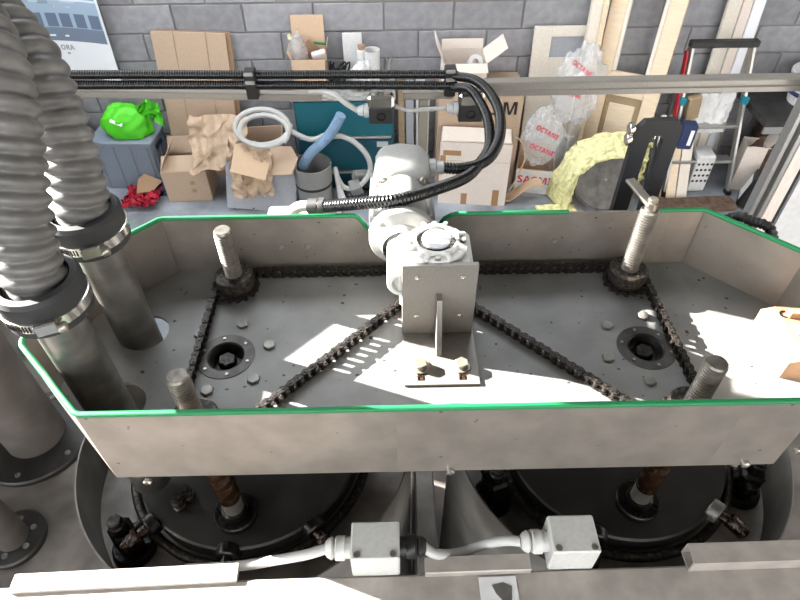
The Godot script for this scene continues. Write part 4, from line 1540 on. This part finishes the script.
	for q in q0:
		st = mb()
		var f: float = q[1] / 0.40
		var c := pa.lerp(pb, f) + Vector3(q[0], 0, 0.0085)
		box(st, at(c, 0, -12, 15), Vector3(q[2], q[3], 0.002))
		part(t, "paint_chip", st, "oily")
	# grey round drum with dark band
	t = thing("round_tub", "grey round tub with a dark band beside the grey panel", "tub", Vector3(-0.72, 0, -4.08))
	st = mb()
	lathe(st, at(Vector3(-0.60, 0, -3.905)), [Vector2(0.0, 0), Vector2(0.13, 0), Vector2(0.138, 0.20), Vector2(0.140, 0.20), Vector2(0.146, 0.36), Vector2(0.140, 0.36), Vector2(0.125, 0.05), Vector2(0, 0.05)], 40)
	part(t, "tub", st, "drum_grey")
	st = mb()
	lathe(st, at(Vector3(-0.60, 0.185, -3.905)), [Vector2(0.136, 0), Vector2(0.1425, 0.004), Vector2(0.1435, 0.022), Vector2(0.138, 0.026)], 40)
	part(t, "band", st, "black_plastic")

func bg_middle() -> void:
	# teal cabinet
	var t := thing("cabinet", "teal metal cabinet with wide drawers against the block wall", "cabinet", Vector3(-0.35, 0, -4.27))
	var st := mb()
	box(st, at(Vector3(-0.345, 0.38, -4.265)), Vector3(0.73, 0.76, 0.33), 0.006)
	part(t, "body", st, "teal_dark")
	st = mb()
	box(st, at(Vector3(-0.345, 0.768, -4.26)), Vector3(0.76, 0.018, 0.37), 0.003)
	part(t, "top", st, "teal_top")
	for k in 2:
		st = mb()
		box(st, at(Vector3(-0.345, 0.615 - k * 0.305, -4.092)), Vector3(0.71, 0.27, 0.024), 0.004)
		var dr := part(t, "drawer_front", st, "teal" if k == 0 else "teal_dark")
		st = mb()
		box(st, at(Vector3(-0.345, 0.615 - k * 0.305 - 0.145, -4.075)), Vector3(0.69, 0.018, 0.030), 0.004)
		part(dr, "pull", st, "alu")
	st = mb()
	box(st, at(Vector3(-0.07, 0.405, -4.078)), Vector3(0.085, 0.045, 0.004))
	part(t, "label_holder", st, "pale_plastic")
	# things on the cabinet
	var ty := 0.777
	t = carton("carton", "open pale carton of odds and ends on the teal cabinet", "carton", Vector3(-0.585, ty, -4.31), Vector3(0.24, 0.22, 0.17), 0, "card_pale", true, [[1, 6, 0.24], [3, 14, 0.10], [2, 25, 0.06]])
	for q in [["card_scrap", "brown card offcut sticking out of the pale carton", "cardboard", "card_dark", Vector3(-0.57, 1.03, -4.33), Vector3(0.10, 0.13, 0.02), Vector3(0.2, 0.3, 0.7)], ["white_pot", "white plastic lid tucked in the pale carton", "lid", "white_card", Vector3(-0.51, 0.995, -4.30), Vector3(0.10, 0.07, 0.05), Vector3(0.3, 0.2, 0.2)], ["red_strip", "red plastic strip along the edge of the pale carton", "strip", "red", Vector3(-0.545, 0.972, -4.25), Vector3(0.14, 0.02, 0.03), Vector3(0, 0, 0.05)], ["green_strip", "thin green strip at the back of the pale carton", "strip", "green", Vector3(-0.50, 1.06, -4.36), Vector3(0.10, 0.015, 0.02), Vector3(0, 0, -0.1)]]:
		t = thing(q[0], q[1], q[2], q[4])
		st = mb()
		box(st, Transform3D(Basis.from_euler(q[6]), q[4]), q[5], 0.006)
		part(t, "body", st, q[3])
	t = thing("bubble_wrap", "crumpled clear plastic wrap hanging over the pale carton", "plastic wrap", Vector3(-0.67, 0.95, -4.3))
	st = mb()
	blob(st, Vector3(-0.655, 1.02, -4.30), Vector3(0.06, 0.12, 0.06), 41, 0.7, 2.2, 24, 18)
	part(t, "wrap", st, "film")
	t = thing("yellow_marker", "tiny yellow marker at the top of the plastic wrap", "marker", Vector3(-0.70, 1.13, -4.3))
	st = mb()
	lathe(st, at(Vector3(-0.705, 1.115, -4.30)), [Vector2(0, 0), Vector2(0.013, 0), Vector2(0.013, 0.03), Vector2(0.008, 0.035), Vector2(0, 0.035)], 12)
	part(t, "cap", st, "yellow")
	t = thing("cable_tangle", "tangle of black cable on the cabinet beside the white card", "cable", Vector3(-0.36, ty, -4.28))
	var r := RandomNumberGenerator.new()
	r.seed = 8
	for k in 4:
		st = mb()
		var pp := []
		for i in 9:
			pp.append(Vector3(-0.37 + r.randf_range(-0.085, 0.085), ty + 0.11 + r.randf_range(-0.10, 0.07), -4.27 + r.randf_range(-0.05, 0.05)))
		tube(st, spline(pp, 0.008), 0.006, 6)
		part(t, "loop", st, "black_plastic")
	t = thing("white_card", "upright white card standing behind the white bottle", "card", Vector3(-0.27, ty, -4.36))
	st = mb()
	box(st, at(Vector3(-0.268, ty + 0.175, -4.36), 0, -4, 1), Vector3(0.14, 0.35, 0.02), 0.002)
	part(t, "card", st, "white_card")
	t = thing("white_bottle", "slim white bottle with brown cap on the cabinet", "bottle", Vector3(-0.215, ty, -4.28))
	st = mb()
	lathe(st, at(Vector3(-0.205, ty, -4.28)), [Vector2(0, 0), Vector2(0.030, 0), Vector2(0.030, 0.26), Vector2(0.026, 0.27), Vector2(0, 0.27)], 20)
	part(t, "bottle", st, "white_card")
	st = mb()
	lathe(st, at(Vector3(-0.205, ty + 0.27, -4.28)), [Vector2(0.024, 0), Vector2(0.024, 0.03), Vector2(0, 0.032)], 16)
	part(t, "cap", st, "card_dark")
	t = thing("white_cup", "wide white plastic beaker on the teal cabinet", "cup", Vector3(-0.13, ty, -4.27))
	st = mb()
	lathe(st, at(Vector3(-0.128, ty, -4.27)), [Vector2(0, 0), Vector2(0.052, 0), Vector2(0.055, 0.265), Vector2(0.058, 0.27), Vector2(0.053, 0.27), Vector2(0.048, 0.01), Vector2(0, 0.01)], 30)
	part(t, "cup", st, "white_card")
	t = thing("paper_lump", "crumpled white tissue in front of the white bottle", "tissue", Vector3(-0.21, ty, -4.2))
	st = mb()
	blob(st, Vector3(-0.205, ty + 0.10, -4.21), Vector3(0.07, 0.10, 0.05), 51, 0.7, 2.4, 24, 16, ty + 0.001)
	part(t, "tissue", st, "white_card")
	t = thing("spray_bottle", "small clear bottle with pink base at the right of the beaker", "bottle", Vector3(-0.03, ty, -4.27))
	st = mb()
	lathe(st, at(Vector3(-0.035, ty + 0.03, -4.28), 0, 0, -14), [Vector2(0, 0), Vector2(0.028, 0), Vector2(0.028, 0.08), Vector2(0.012, 0.13), Vector2(0.014, 0.18), Vector2(0, 0.18)], 16)
	part(t, "bottle", st, "drum_grey")
	st = mb()
	cyl(st, Vector3(-0.035, ty, -4.26), Vector3(-0.035, ty + 0.03, -4.265), 0.030, 16)
	part(t, "base", st, "print_red")

	# blue grey hose and grey cable loop in front of the cabinet
	t = thing("flexible_duct", "light blue corrugated duct sticking up from the grey tub", "duct", Vector3(-0.7, 0.35, -4.0))
	st = mb()
	tube(st, spline([Vector3(-0.68, 0.30, -3.94), Vector3(-0.61, 0.41, -3.95), Vector3(-0.52, 0.49, -3.955), Vector3(-0.43, 0.59, -3.955), Vector3(-0.355, 0.72, -3.95)], 0.004), 0.036, 18, true, 0.0025, 0.02)
	part(t, "duct", st, "blue_hose")
	t = thing("cable_loop", "thick pale cable looped on the floor in front of the cabinet", "cable", Vector3(-0.4, 0, -3.95))
	st = mb()
	tube(st, spline([Vector3(-0.75, 0.56, -4.03), Vector3(-0.60, 0.50, -4.0), Vector3(-0.45, 0.55, -3.98), Vector3(-0.30, 0.52, -3.95), Vector3(-0.19, 0.40, -3.94), Vector3(-0.17, 0.26, -3.93), Vector3(-0.26, 0.15, -3.90), Vector3(-0.37, 0.14, -3.90), Vector3(-0.425, 0.24, -3.92), Vector3(-0.43, 0.30, -3.92), Vector3(-0.41, 0.18, -3.86), Vector3(-0.40, 0.06, -3.80), Vector3(-0.42, 0.022, -3.70)], 0.02), 0.020, 12)
	part(t, "cable", st, "grey_cable")
	t = thing("black_coil", "coil of black cable lying inside the pale cable loop", "cable", Vector3(-0.28, 0, -3.95))
	st = mb()
	for k in 3:
		var pp := []
		for i in 24:
			var a := TAU * i / 24
			pp.append(Vector3(-0.27 + cos(a) * (0.15 - 0.015 * k), 0.02 + 0.018 * k, -3.96 + sin(a) * (0.10 - 0.01 * k)))
		tube(st, spline(pp, 0.02, true), 0.009, 8, false)
	part(t, "coil", st, "black_plastic")
	t = thing("plug_connector", "grey industrial plug connector inside the cable loop", "plug", Vector3(-0.27, 0.06, -3.9))
	st = mb()
	X_box(st, Vector3(-0.285, 0.13, -3.92), Vector3(0.09, 0.10, 0.09), Vector3(0.5, 0.3, 0.3))
	X_box(st, Vector3(-0.25, 0.22, -3.95), Vector3(0.11, 0.08, 0.05), Vector3(0.5, 0.3, -0.2))
	part(t, "shell", st, "drum_grey")
	st = mb()
	cyl(st, Vector3(-0.36, 0.05, -3.80), Vector3(-0.40, 0.16, -3.86), 0.018, 12)
	part(t, "tail", st, "pale_plastic")
	# timber offcuts standing behind the post
	for q in [[0.085, 0.05, "pine_dark", "narrow timber offcut standing right of the teal cabinet"], [0.15, 0.06, "slate", "grey plank standing beside the timber offcut"], [0.235, 0.07, "white_card", "white board standing behind the motor post"]]:
		t = thing("plank", q[3], "plank", Vector3(q[0], 0, -4.2), "planks right of the teal cabinet")
		st = mb()
		bar(st, Vector3(q[0], 0, -4.18), Vector3(q[0] - 0.01, 0.78, -4.36), q[1], 0.02, Vector3(0, 0, 1), 0.003)
		part(t, "board", st, q[2])
	# large brown carton with lettering, an open carton on top
	t = carton("large_carton", "large brown carton with black lettering behind the pale box", "carton", Vector3(0.66, 0, -4.27), Vector3(0.62, 0.80, 0.32), 0, "card", false)
	letters(t, "3M", at(Vector3(0.84, 0.665, -4.106)), 0.10, "print_black")
	st = mb()
	box(st, at(Vector3(0.66, 0.79, -4.10)), Vector3(0.06, 0.16, 0.004))
	part(t, "tape", st, "tape")
	t = carton("carton", "open white carton with raised flaps on the large brown carton", "carton", Vector3(0.53, 0.80, -4.27), Vector3(0.31, 0.19, 0.26), 0, "card_white", true, [[1, 12, 0.07], [3, 52, 0.17], [2, 22, 0.15], [0, 105, 0.10]])
	t = thing("tape_roll", "roll of white tape inside the open white carton", "tape", Vector3(0.63, 0.9, -4.26))
	st = mb()
	lathe(st, frame_along(Vector3(0.1, 0.6, 1), Vector3(0.605, 0.945, -4.26)), [Vector2(0.022, 0), Vector2(0.052, 0), Vector2(0.052, 0.05), Vector2(0.022, 0.05), Vector2(0.022, 0)], 28)
	part(t, "roll", st, "white_card")
	# large pale box with tape
	t = carton("pale_box", "large pale cardboard box with strips of brown tape behind the motor", "carton", Vector3(0.625, 0, -3.955), Vector3(0.52, 0.54, 0.22), -7, "card_white", false)
	var X := at(Vector3(0.625, 0, -3.955), -7)
	for q in [[Vector3(-0.06, 0.05, 0.1115), Vector3(0.045, 0.10, 0.003)], [Vector3(0.18, 0.07, 0.1115), Vector3(0.05, 0.15, 0.003)], [Vector3(-0.235, 0.36, 0.1115), Vector3(0.04, 0.13, 0.003)], [Vector3(-0.17, 0.45, 0.1115), Vector3(0.13, 0.04, 0.003)], [Vector3(0.261, 0.10, 0.06), Vector3(0.003, 0.20, 0.08)]]:
		st = mb()
		box(st, X * at(q[0]), q[1])
		part(t, "tape", st, "tape")
	for q in [[Vector3(0, 0.385, 0.1115), Vector3(0.51, 0.004, 0.002)], [Vector3(0.04, 0.444, 0.1115), Vector3(0.004, 0.11, 0.002)]]:
		st = mb()
		box(st, X * at(q[0]), q[1])
		part(t, "crease", st, "card_pale")
	st = mb()
	box(st, X * at(Vector3(0.0, 0.544, 0.0), 0, 0, 0), Vector3(0.50, 0.005, 0.20), 0.001)
	part(t, "flap", st, "card_white")
	# small white box with red lettering
	t = carton("lettered_box", "small white box with red lettering and open top", "carton", Vector3(1.135, 0, -4.09), Vector3(0.29, 0.215, 0.22), -12, "card_pale", true, [[1, 20, 0.10]])
	st = mb()
	box(st, at(Vector3(1.135, 0, -4.09), -12) * at(Vector3(0, 0.106, 0.1115)), Vector3(0.288, 0.205, 0.003))
	part(t, "front_print", st, "white_card")
	letters(t, "SACMI", at(Vector3(1.135, 0, -4.09), -12) * at(Vector3(0.005, 0.125, 0.1138)), 0.062, "print_red")
	t = thing("card_ribbon", "curled strip of pale cardboard on the floor by the lettered box", "cardboard", Vector3(1.0, 0, -3.9))
	st = mb()
	sheet(st, func(u, v): var a: float = -0.4 + 2.5 * u; return Vector3(0.88 + 0.22 * u + 0.05 * sin(a), 0.02 + 0.17 * maxf(0.0, sin(a * 0.9)), -3.86 - 0.10 * v + 0.06 * u), 18, 4, 0.006)
	part(t, "strip", st, "card_pale")
	t = thing("wire_loop", "thin pale wire looping beside the large pale box", "wire", Vector3(0.93, 0, -3.97))
	st = mb()
	tube(st, spline([Vector3(0.90, 0.50, -4.0), Vector3(0.96, 0.48, -3.96), Vector3(1.0, 0.36, -3.93), Vector3(0.96, 0.22, -3.90), Vector3(0.90, 0.12, -3.85)], 0.02), 0.005, 6)
	part(t, "wire", st, "card_pale")
	# white panel with a glazed window, leaning
	t = thing("white_door_panel", "white panel with small glass window leaning on the wall behind plastic bags", "panel", Vector3(1.27, 0, -4.35))
	var lean := Transform3D(Basis(Vector3.UP, Vector3.ZERO, Vector3.ZERO), Vector3.ZERO)
	lean = at(Vector3(1.275, 0, -4.33), 0, -4.5)
	st = mb()
	for q in [[Vector3(-0.165, 0.57, 0), Vector3(0.13, 1.14, 0.025)], [Vector3(0.20, 0.57, 0), Vector3(0.06, 1.14, 0.025)], [Vector3(0.035, 1.105, 0), Vector3(0.27, 0.07, 0.025)], [Vector3(0.035, 0.46, 0), Vector3(0.27, 0.92, 0.025)]]:
		box(st, lean * at(q[0]), q[1], 0.001)
	part(t, "panel", st, "cream")
	st = mb()
	box(st, lean * at(Vector3(0.035, 0.99, -0.004)), Vector3(0.28, 0.16, 0.006))
	part(t, "pane", st, "slate")
	# clear plastic bags with red print
	for q in [[Vector3(1.13, 0.47, -4.04), Vector3(0.14, 0.22, 0.09), 61, "clear plastic bag with red print standing on the lettered box"], [Vector3(1.37, 0.80, -4.16), Vector3(0.17, 0.29, 0.09), 67, "large crumpled clear plastic bag in front of the white panel"], [Vector3(1.33, 0.24, -4.13), Vector3(0.10, 0.20, 0.08), 71, "crumpled clear plastic bag sagging to the floor beside the yellow sheet"]]:
		t = thing("clear_bag", q[3], "plastic bag", q[0] - Vector3(0, q[1].y, 0), "clear plastic bags")
		st = mb()
		blob(st, q[0], q[1], q[2], 0.36, 1.9, 64, 44, 0.01)
		part(t, "film", st, "film")
		if q[2] == 61:
			letters(t, "OCTANE", at(Vector3(1.12, 0.42, -3.935), -8, -10, -18), 0.036, "print_red")
			letters(t, "OCTANE", at(Vector3(1.14, 0.56, -3.94), -8, -10, -24), 0.034, "print_red")
		if q[2] == 67:
			letters(t, "OCTANE", at(Vector3(1.265, 0.865, -4.03), 0, -8, -16), 0.034, "print_red")
			letters(t, "OCTANE", at(Vector3(1.27, 0.815, -4.03), 0, -8, -16), 0.034, "print_red")
			letters(t, "OCTANE", at(Vector3(1.33, 0.985, -4.05), 0, -8, -34), 0.032, "print_red")

func X_box(st: SurfaceTool, c: Vector3, s: Vector3, e: Vector3) -> void:
	box(st, Transform3D(Basis.from_euler(e), c), s, 0.006)

func bg_right() -> void:
	var t: Node3D
	var st: SurfaceTool
	# round disc with yellow sheet over it
	t = thing("round_disc", "grey round steel disc standing on edge under the yellow sheet", "disc", Vector3(1.63, 0, -3.85))
	st = mb()
	lathe(st, frame_along(Vector3(-0.05, 0.55, 1), Vector3(1.615, 0.205, -3.86)), [Vector2(0, 0), Vector2(0.235, 0), Vector2(0.240, 0.006), Vector2(0.240, 0.05), Vector2(0.232, 0.054), Vector2(0.222, 0.044), Vector2(0, 0.044)], 56)
	part(t, "disc", st, "disc")
	st = mb()
	lathe(st, frame_along(Vector3(-0.05, 0.55, 1), Vector3(1.615, 0.225, -3.823)), [Vector2(0.008, 0), Vector2(0.008, 0.006), Vector2(0, 0.006)], 12)
	part(t, "rivet", st, "zinc")
	t = thing("yellow_sheet", "pale yellow crumpled plastic sheet draped over the round disc", "sheet", Vector3(1.45, 0, -3.85))
	st = mb()
	var n := noise(81, 2.6, 4)
	var fold := func(u: float, v: float) -> Vector3:
		# u runs over the arch from the floor on the left to the top right, v across its width
		var a := PI * (1.03 - 0.66 * u)
		var k := 1.0 - 0.42 * v * (1.0 - 0.35 * u)
		var c := Vector3(1.640, 0.165, -3.86)
		var p := c + Vector3(cos(a) * 0.415 * k, sin(a) * 0.390 * (1.0 - 0.36 * v), 0.0)
		p.y = maxf(p.y - (0.16 * (1.0 - u * 3.0) if u < 0.33 else 0.0), 0.012)
		p.z += -0.10 + 0.19 * sin(PI * clampf(v, 0, 1)) + 0.05 * v + 0.030 * absf(sin(v * 11.0 + n.get_noise_2d(u * 1.4, v) * 4.0)) + 0.014 * n.get_noise_2d(u * 1.5, v * 1.5)
		p.x += 0.03 * n.get_noise_2d(u * 1.5 + 9, v * 1.2)
		return p
	sheet(st, fold, 48, 36, 0.003)
	part(t, "sheet", st, "yellow")
	st = mb()
	sheet(st, func(u, v): return Vector3(1.10 + 0.30 * u, 0.015 + 0.03 * absf(n.get_noise_2d(u * 6, v * 6)) + 0.01, -3.78 + 0.12 * v + 0.02 * n.get_noise_2d(u * 5, v * 3)), 20, 10, 0.003)
	part(t, "trailing_corner", st, "yellow")
	t = thing("yellow_scrap", "small piece of yellow sheet showing behind the black steel arch", "sheet", Vector3(1.93, 0, -3.85))
	st = mb()
	sheet(st, func(u, v): return Vector3(1.86 + 0.10 * u + 0.03 * n.get_noise_2d(u * 4, v * 4), 0.01 + 0.42 * v, -3.94 - 0.06 * v + 0.05 * n.get_noise_2d(u * 5 + 2, v * 5)), 10, 20, 0.003)
	part(t, "sheet", st, "yellow")

	# glazed wooden door leaning, upper part open
	t = thing("wooden_door", "pale pine door with an empty glazing opening leaning on the wall", "door", Vector3(1.75, 0, -4.25))
	var X := Transform3D(Basis.from_euler(Vector3(deg_to_rad(-3.0), deg_to_rad(-30), deg_to_rad(0.8))), Vector3(1.745, 0.012, -4.20))
	var w := 0.49
	var H := 2.0
	var parts := [["stile", Vector3(-w / 2 + 0.055, H / 2, 0), Vector3(0.11, H, 0.045), "pine"], ["stile", Vector3(w / 2 - 0.055, H / 2, 0), Vector3(0.11, H, 0.045), "pine"], ["rail", Vector3(0, 0.76, 0), Vector3(w - 0.22, 0.17, 0.042), "pine"], ["rail", Vector3(0, 0.10, 0), Vector3(w - 0.22, 0.20, 0.042), "pine"], ["rail", Vector3(0, H - 0.06, 0), Vector3(w - 0.22, 0.12, 0.042), "pine"], ["panel", Vector3(0, 0.44, -0.008), Vector3(w - 0.22, 0.48, 0.016), "pine_dark"], ["panel", Vector3(0, 0.43, 0.004), Vector3(w - 0.30, 0.36, 0.018), "pine"]]
	for q in parts:
		st = mb()
		box(st, X * at(q[1]), q[2], 0.004)
		part(t, q[0], st, q[3])
	for sx in [-1.0, 1.0]:
		st = mb()
		box(st, X * at(Vector3(sx * (w / 2 - 0.125), 1.40, 0.005)), Vector3(0.03, 1.10, 0.03), 0.006)
		part(t, "glazing_bead", st, "cream")
	st = mb()
	box(st, X * at(Vector3(w / 2 + 0.001, 0.98, 0)), Vector3(0.004, 0.20, 0.022))
	var lk := part(t, "lock_plate", st, "tape", "worn brass lock plate on the door edge")
	for dy in [0.06, -0.06]:
		st = mb()
		box(st, X * at(Vector3(w / 2 + 0.0035, 0.98 + dy, 0)), Vector3(0.003, 0.045, 0.012))
		part(lk, "keyhole", st, "black_plastic")
	t = thing("door_frame", "white and pine door frame post beside the pine door", "door frame", Vector3(1.5, 0, -4.3))
	st = mb()
	bar(st, Vector3(1.440, 0, -4.27), Vector3(1.440, 2.1, -4.42), 0.075, 0.05, Vector3(0, 0, 1), 0.004)
	part(t, "jamb", st, "cream")
	st = mb()
	bar(st, Vector3(1.495, 0, -4.25), Vector3(1.495, 2.1, -4.40), 0.035, 0.06, Vector3(0, 0, 1), 0.006)
	part(t, "moulding", st, "pine")
	# pale boards with grooves
	t = thing("shutter_board", "tall white and beige shutter board leaning behind the ladder", "board", Vector3(2.5, 0, -4.25))
	X = Transform3D(Basis.from_euler(Vector3(deg_to_rad(-3.0), deg_to_rad(-2), deg_to_rad(1.5))), Vector3(2.535, 0.006, -4.325))
	for q in [[-0.085, 0.10, "cream"], [0.005, 0.07, "card_white"], [0.085, 0.08, "print_white"]]:
		st = mb()
		box(st, X * at(Vector3(q[0], 0.95, 0.004 if q[2] == "print_white" else 0.0)), Vector3(q[1], 1.90, 0.03), 0.005)
		part(t, "plank", st, q[2])
	# step ladder
	t = thing("step_ladder", "aluminium step ladder with dark top bar and blue fittings", "ladder", Vector3(2.4, 0, -4.0))
	var A := [Vector3(2.115, 1.09, -4.19), Vector3(2.545, 1.09, -4.19)]
	var Bf := [Vector3(2.15, 0.0, -3.93), Vector3(2.66, 0.0, -3.93)]
	for k in 2:
		st = mb()
		bar(st, Bf[k], A[k], 0.022, 0.055, Vector3(0, 0, 1), 0.003)
		part(t, "front_rail", st, "alu")
		st = mb()
		bar(st, Bf[k] + Vector3(0, 0, -0.35), A[k] + Vector3(0, 0, -0.02), 0.02, 0.035, Vector3(0, 0, 1), 0.003)
		part(t, "rear_rail", st, "alu")
		st = mb()
		var m: Vector3 = Bf[k].lerp(A[k], 0.66)
		box(st, at(m + Vector3(0.0, 0, 0.02)), Vector3(0.045, 0.055, 0.05), 0.005)
		part(t, "joint", st, "cyan")
		st = mb()
		box(st, at(Bf[k] + Vector3(0, 0.02, 0)), Vector3(0.035, 0.04, 0.065), 0.004)
		part(t, "foot", st, "black_plastic")
	st = mb()
	bar(st, Vector3(2.09, 1.095, -4.175), Vector3(2.57, 1.095, -4.175), 0.06, 0.045, Vector3(0, 1, 0), 0.006)
	part(t, "top_bar", st, "bench")
	for f in [0.24, 0.48, 0.72]:
		st = mb()
		var a: Vector3 = Bf[0].lerp(A[0], f)
		var b: Vector3 = Bf[1].lerp(A[1], f)
		bar(st, a + Vector3(0.01, 0, -0.03), b + Vector3(-0.01, 0, -0.03), 0.09, 0.025, Vector3(0, 1, 0), 0.003)
		part(t, "step", st, "alu")
	st = mb()
	bar(st, Bf[0].lerp(A[0], 0.30) + Vector3(-0.022, 0, 0.0), A[0] + Vector3(-0.024, -0.05, 0.0), 0.012, 0.045, Vector3(0, 0, 1))
	part(t, "red_strip", st, "red")
	t = thing("white_cover", "white cloth cover hanging between the ladder rails", "cover", Vector3(2.42, 0.4, -4.1))
	st = mb()
	var n2 := noise(91, 2.0)
	sheet(st, func(u, v): return Vector3(2.27 + 0.25 * u + 0.02 * n2.get_noise_2d(u * 3, v * 3), 0.46 + 0.30 * v, -4.08 - 0.04 * v + 0.03 * n2.get_noise_2d(u * 1.5, v * 0.8)), 16, 16, 0.006)
	part(t, "cloth", st, "white_card")
	t = thing("wood_offcut", "brown wooden block between the ladder steps", "wood", Vector3(2.2, 0.6, -4.1))
	st = mb()
	X_box(st, Vector3(2.225, 0.66, -4.10), Vector3(0.10, 0.18, 0.06), Vector3(0, 0.2, 0.15))
	part(t, "block", st, "pine_dark")
	# leaning boards and low shelf things
	var lb := [[1.99, 0.03, "bench", "thin dark strip leaning left of the pale boards", 0.62], [2.045, 0.035, "white_card", "white strip leaning beside the dark strip", 0.60], [2.10, 0.022, "card_dark", "thin brown strip leaning among the pale boards", 0.60], [2.19, 0.07, "pine", "narrow pine board leaning behind the blue box", 0.50], [2.275, 0.08, "cream", "wider cream board leaning next to the perforated basket", 0.50]]
	for q in lb:
		t = thing("leaning_board", q[3], "board", Vector3(q[0], 0, -3.9), "boards leaning beside the ladder")
		st = mb()
		bar(st, Vector3(q[0], 0.0, -3.88), Vector3(q[0] - 0.01, q[4], -4.10), q[1], 0.018, Vector3(0, 0, 1), 0.002)
		part(t, "board", st, q[2])
	t = thing("perforated_basket", "white plastic basket with rows of holes behind the ladder foot", "basket", Vector3(2.42, 0, -4.05))
	st = mb()
	box(st, at(Vector3(2.42, 0.16, -4.05)), Vector3(0.14, 0.32, 0.16), 0.01)
	part(t, "body", st, "white_card")
	for i in 4:
		for j in 4:
			st = mb()
			lathe(st, frame_along(Vector3(0, 0, 1), Vector3(2.37 + i * 0.033, 0.10 + j * 0.05, -3.970)), [Vector2(0.011, 0), Vector2(0.011, 0.002), Vector2(0, 0.002)], 8)
			part(t, "hole", st, "bench")
	for q in [[Vector3(2.165, 0.53, -3.93), "small blue box with white label strip behind the top of the black arch"], [Vector3(1.97, 0.10, -3.78), "small blue box low down behind the black arch"]]:
		t = thing("blue_box", q[1], "box", q[0] - Vector3(0, 0.08, 0), "small blue boxes")
		st = mb()
		X_box(st, q[0], Vector3(0.10, 0.19, 0.09), Vector3(0.0, -0.15, 0.0))
		part(t, "body", st, "blue_dark")
		st = mb()
		box(st, Transform3D(Basis(Vector3.UP, -0.15), q[0]) * at(Vector3(0.02, 0.0, 0.0458)), Vector3(0.026, 0.12, 0.002))
		part(t, "label_strip", st, "print_white")
	t = thing("metal_shelf", "brown shelf board low down beside the ladder feet", "shelf", Vector3(2.3, 0, -3.8))
	st = mb()
	box(st, at(Vector3(2.33, 0.035, -3.76), 3), Vector3(0.62, 0.015, 0.16), 0.003)
	box(st, at(Vector3(2.33, 0.0135, -3.76), 3), Vector3(0.60, 0.027, 0.14), 0.003)
	part(t, "board", st, "heap")
	# dark bench with cable drum
	t = thing("workbench", "dark workbench against the wall at the right", "workbench", Vector3(3.2, 0, -4.1))
	st = mb()
	box(st, at(Vector3(3.22, 0.66, -4.14)), Vector3(1.15, 0.05, 0.62), 0.004)
	part(t, "top", st, "bench")
	for sx in [3.10, 3.75]:
		for sz in [-4.40, -3.88]:
			st = mb()
			box(st, at(Vector3(sx, 0.318, sz)), Vector3(0.05, 0.635, 0.05), 0.003)
			part(t, "leg", st, "bench")
	st = mb()
	box(st, at(Vector3(3.22, 0.60, -3.86)), Vector3(1.10, 0.06, 0.02), 0.002)
	part(t, "front_strip", st, "alu")
	t = thing("cable_drum", "white bucket wound with dark cable on the workbench", "bucket", Vector3(3.08, 0.685, -4.08))
	st = mb()
	lathe(st, at(Vector3(3.08, 0.686, -4.10)), [Vector2(0, 0), Vector2(0.15, 0), Vector2(0.19, 0.20), Vector2(0.20, 0.20), Vector2(0.20, 0.22), Vector2(0.18, 0.22), Vector2(0.14, 0.02), Vector2(0, 0.02)], 36)
	part(t, "bucket", st, "white_card")
	for k in 2:
		st = mb()
		lathe(st, at(Vector3(3.08, 0.76 + k * 0.05, -4.10)), [Vector2(0.16, 0), Vector2(0.187 + k * 0.008, 0.004), Vector2(0.19 + k * 0.008, 0.022), Vector2(0.16, 0.026)], 36)
		part(t, "cable_turn", st, "blue_dark")
	t = thing("brown_heap", "brown dusty sacks heaped under the workbench", "sack", Vector3(2.95, 0, -4.0))
	st = mb()
	blob(st, Vector3(3.04, 0.20, -4.16), Vector3(0.24, 0.29, 0.20), 95, 0.4, 1.5, 36, 22, 0.0)
	part(t, "sack", st, "heap")
	t = carton("open_carton", "open white and brown carton between ladder and workbench", "carton", Vector3(2.80, 0, -4.06), Vector3(0.15, 0.38, 0.16), -15, "card_white", true, [[0, 60, 0.08], [3, 30, 0.1]])
	t = thing("jerry_can", "black and white jerry can on the floor by the ladder", "canister", Vector3(2.70, 0, -3.82))
	X = at(Vector3(2.735, 0, -3.80), -30, 0, -12)
	st = mb()
	box(st, X * at(Vector3(0, 0.14, 0)), Vector3(0.12, 0.27, 0.20), 0.02)
	cyl(st, X * Vector3(0.02, 0.27, 0.05), X * Vector3(0.02, 0.32, 0.05), 0.03, 14)
	bar(st, X * Vector3(0, 0.29, -0.07), X * Vector3(0, 0.31, 0.03), 0.03, 0.02)
	part(t, "can", st, "black_plastic")
	st = mb()
	box(st, X * at(Vector3(-0.061, 0.14, 0)), Vector3(0.004, 0.17, 0.13))
	part(t, "label_sheet", st, "white_card")
	t = thing("waste_bin", "grey round bin on the floor behind the right corner of the tray", "bin", Vector3(2.80, 0, -3.62))
	st = mb()
	lathe(st, at(Vector3(2.92, 0, -3.56)), [Vector2(0, 0), Vector2(0.12, 0), Vector2(0.15, 0.28), Vector2(0.158, 0.285), Vector2(0.145, 0.285), Vector2(0.115, 0.01), Vector2(0, 0.01)], 32)
	part(t, "bin", st, "drum_grey")
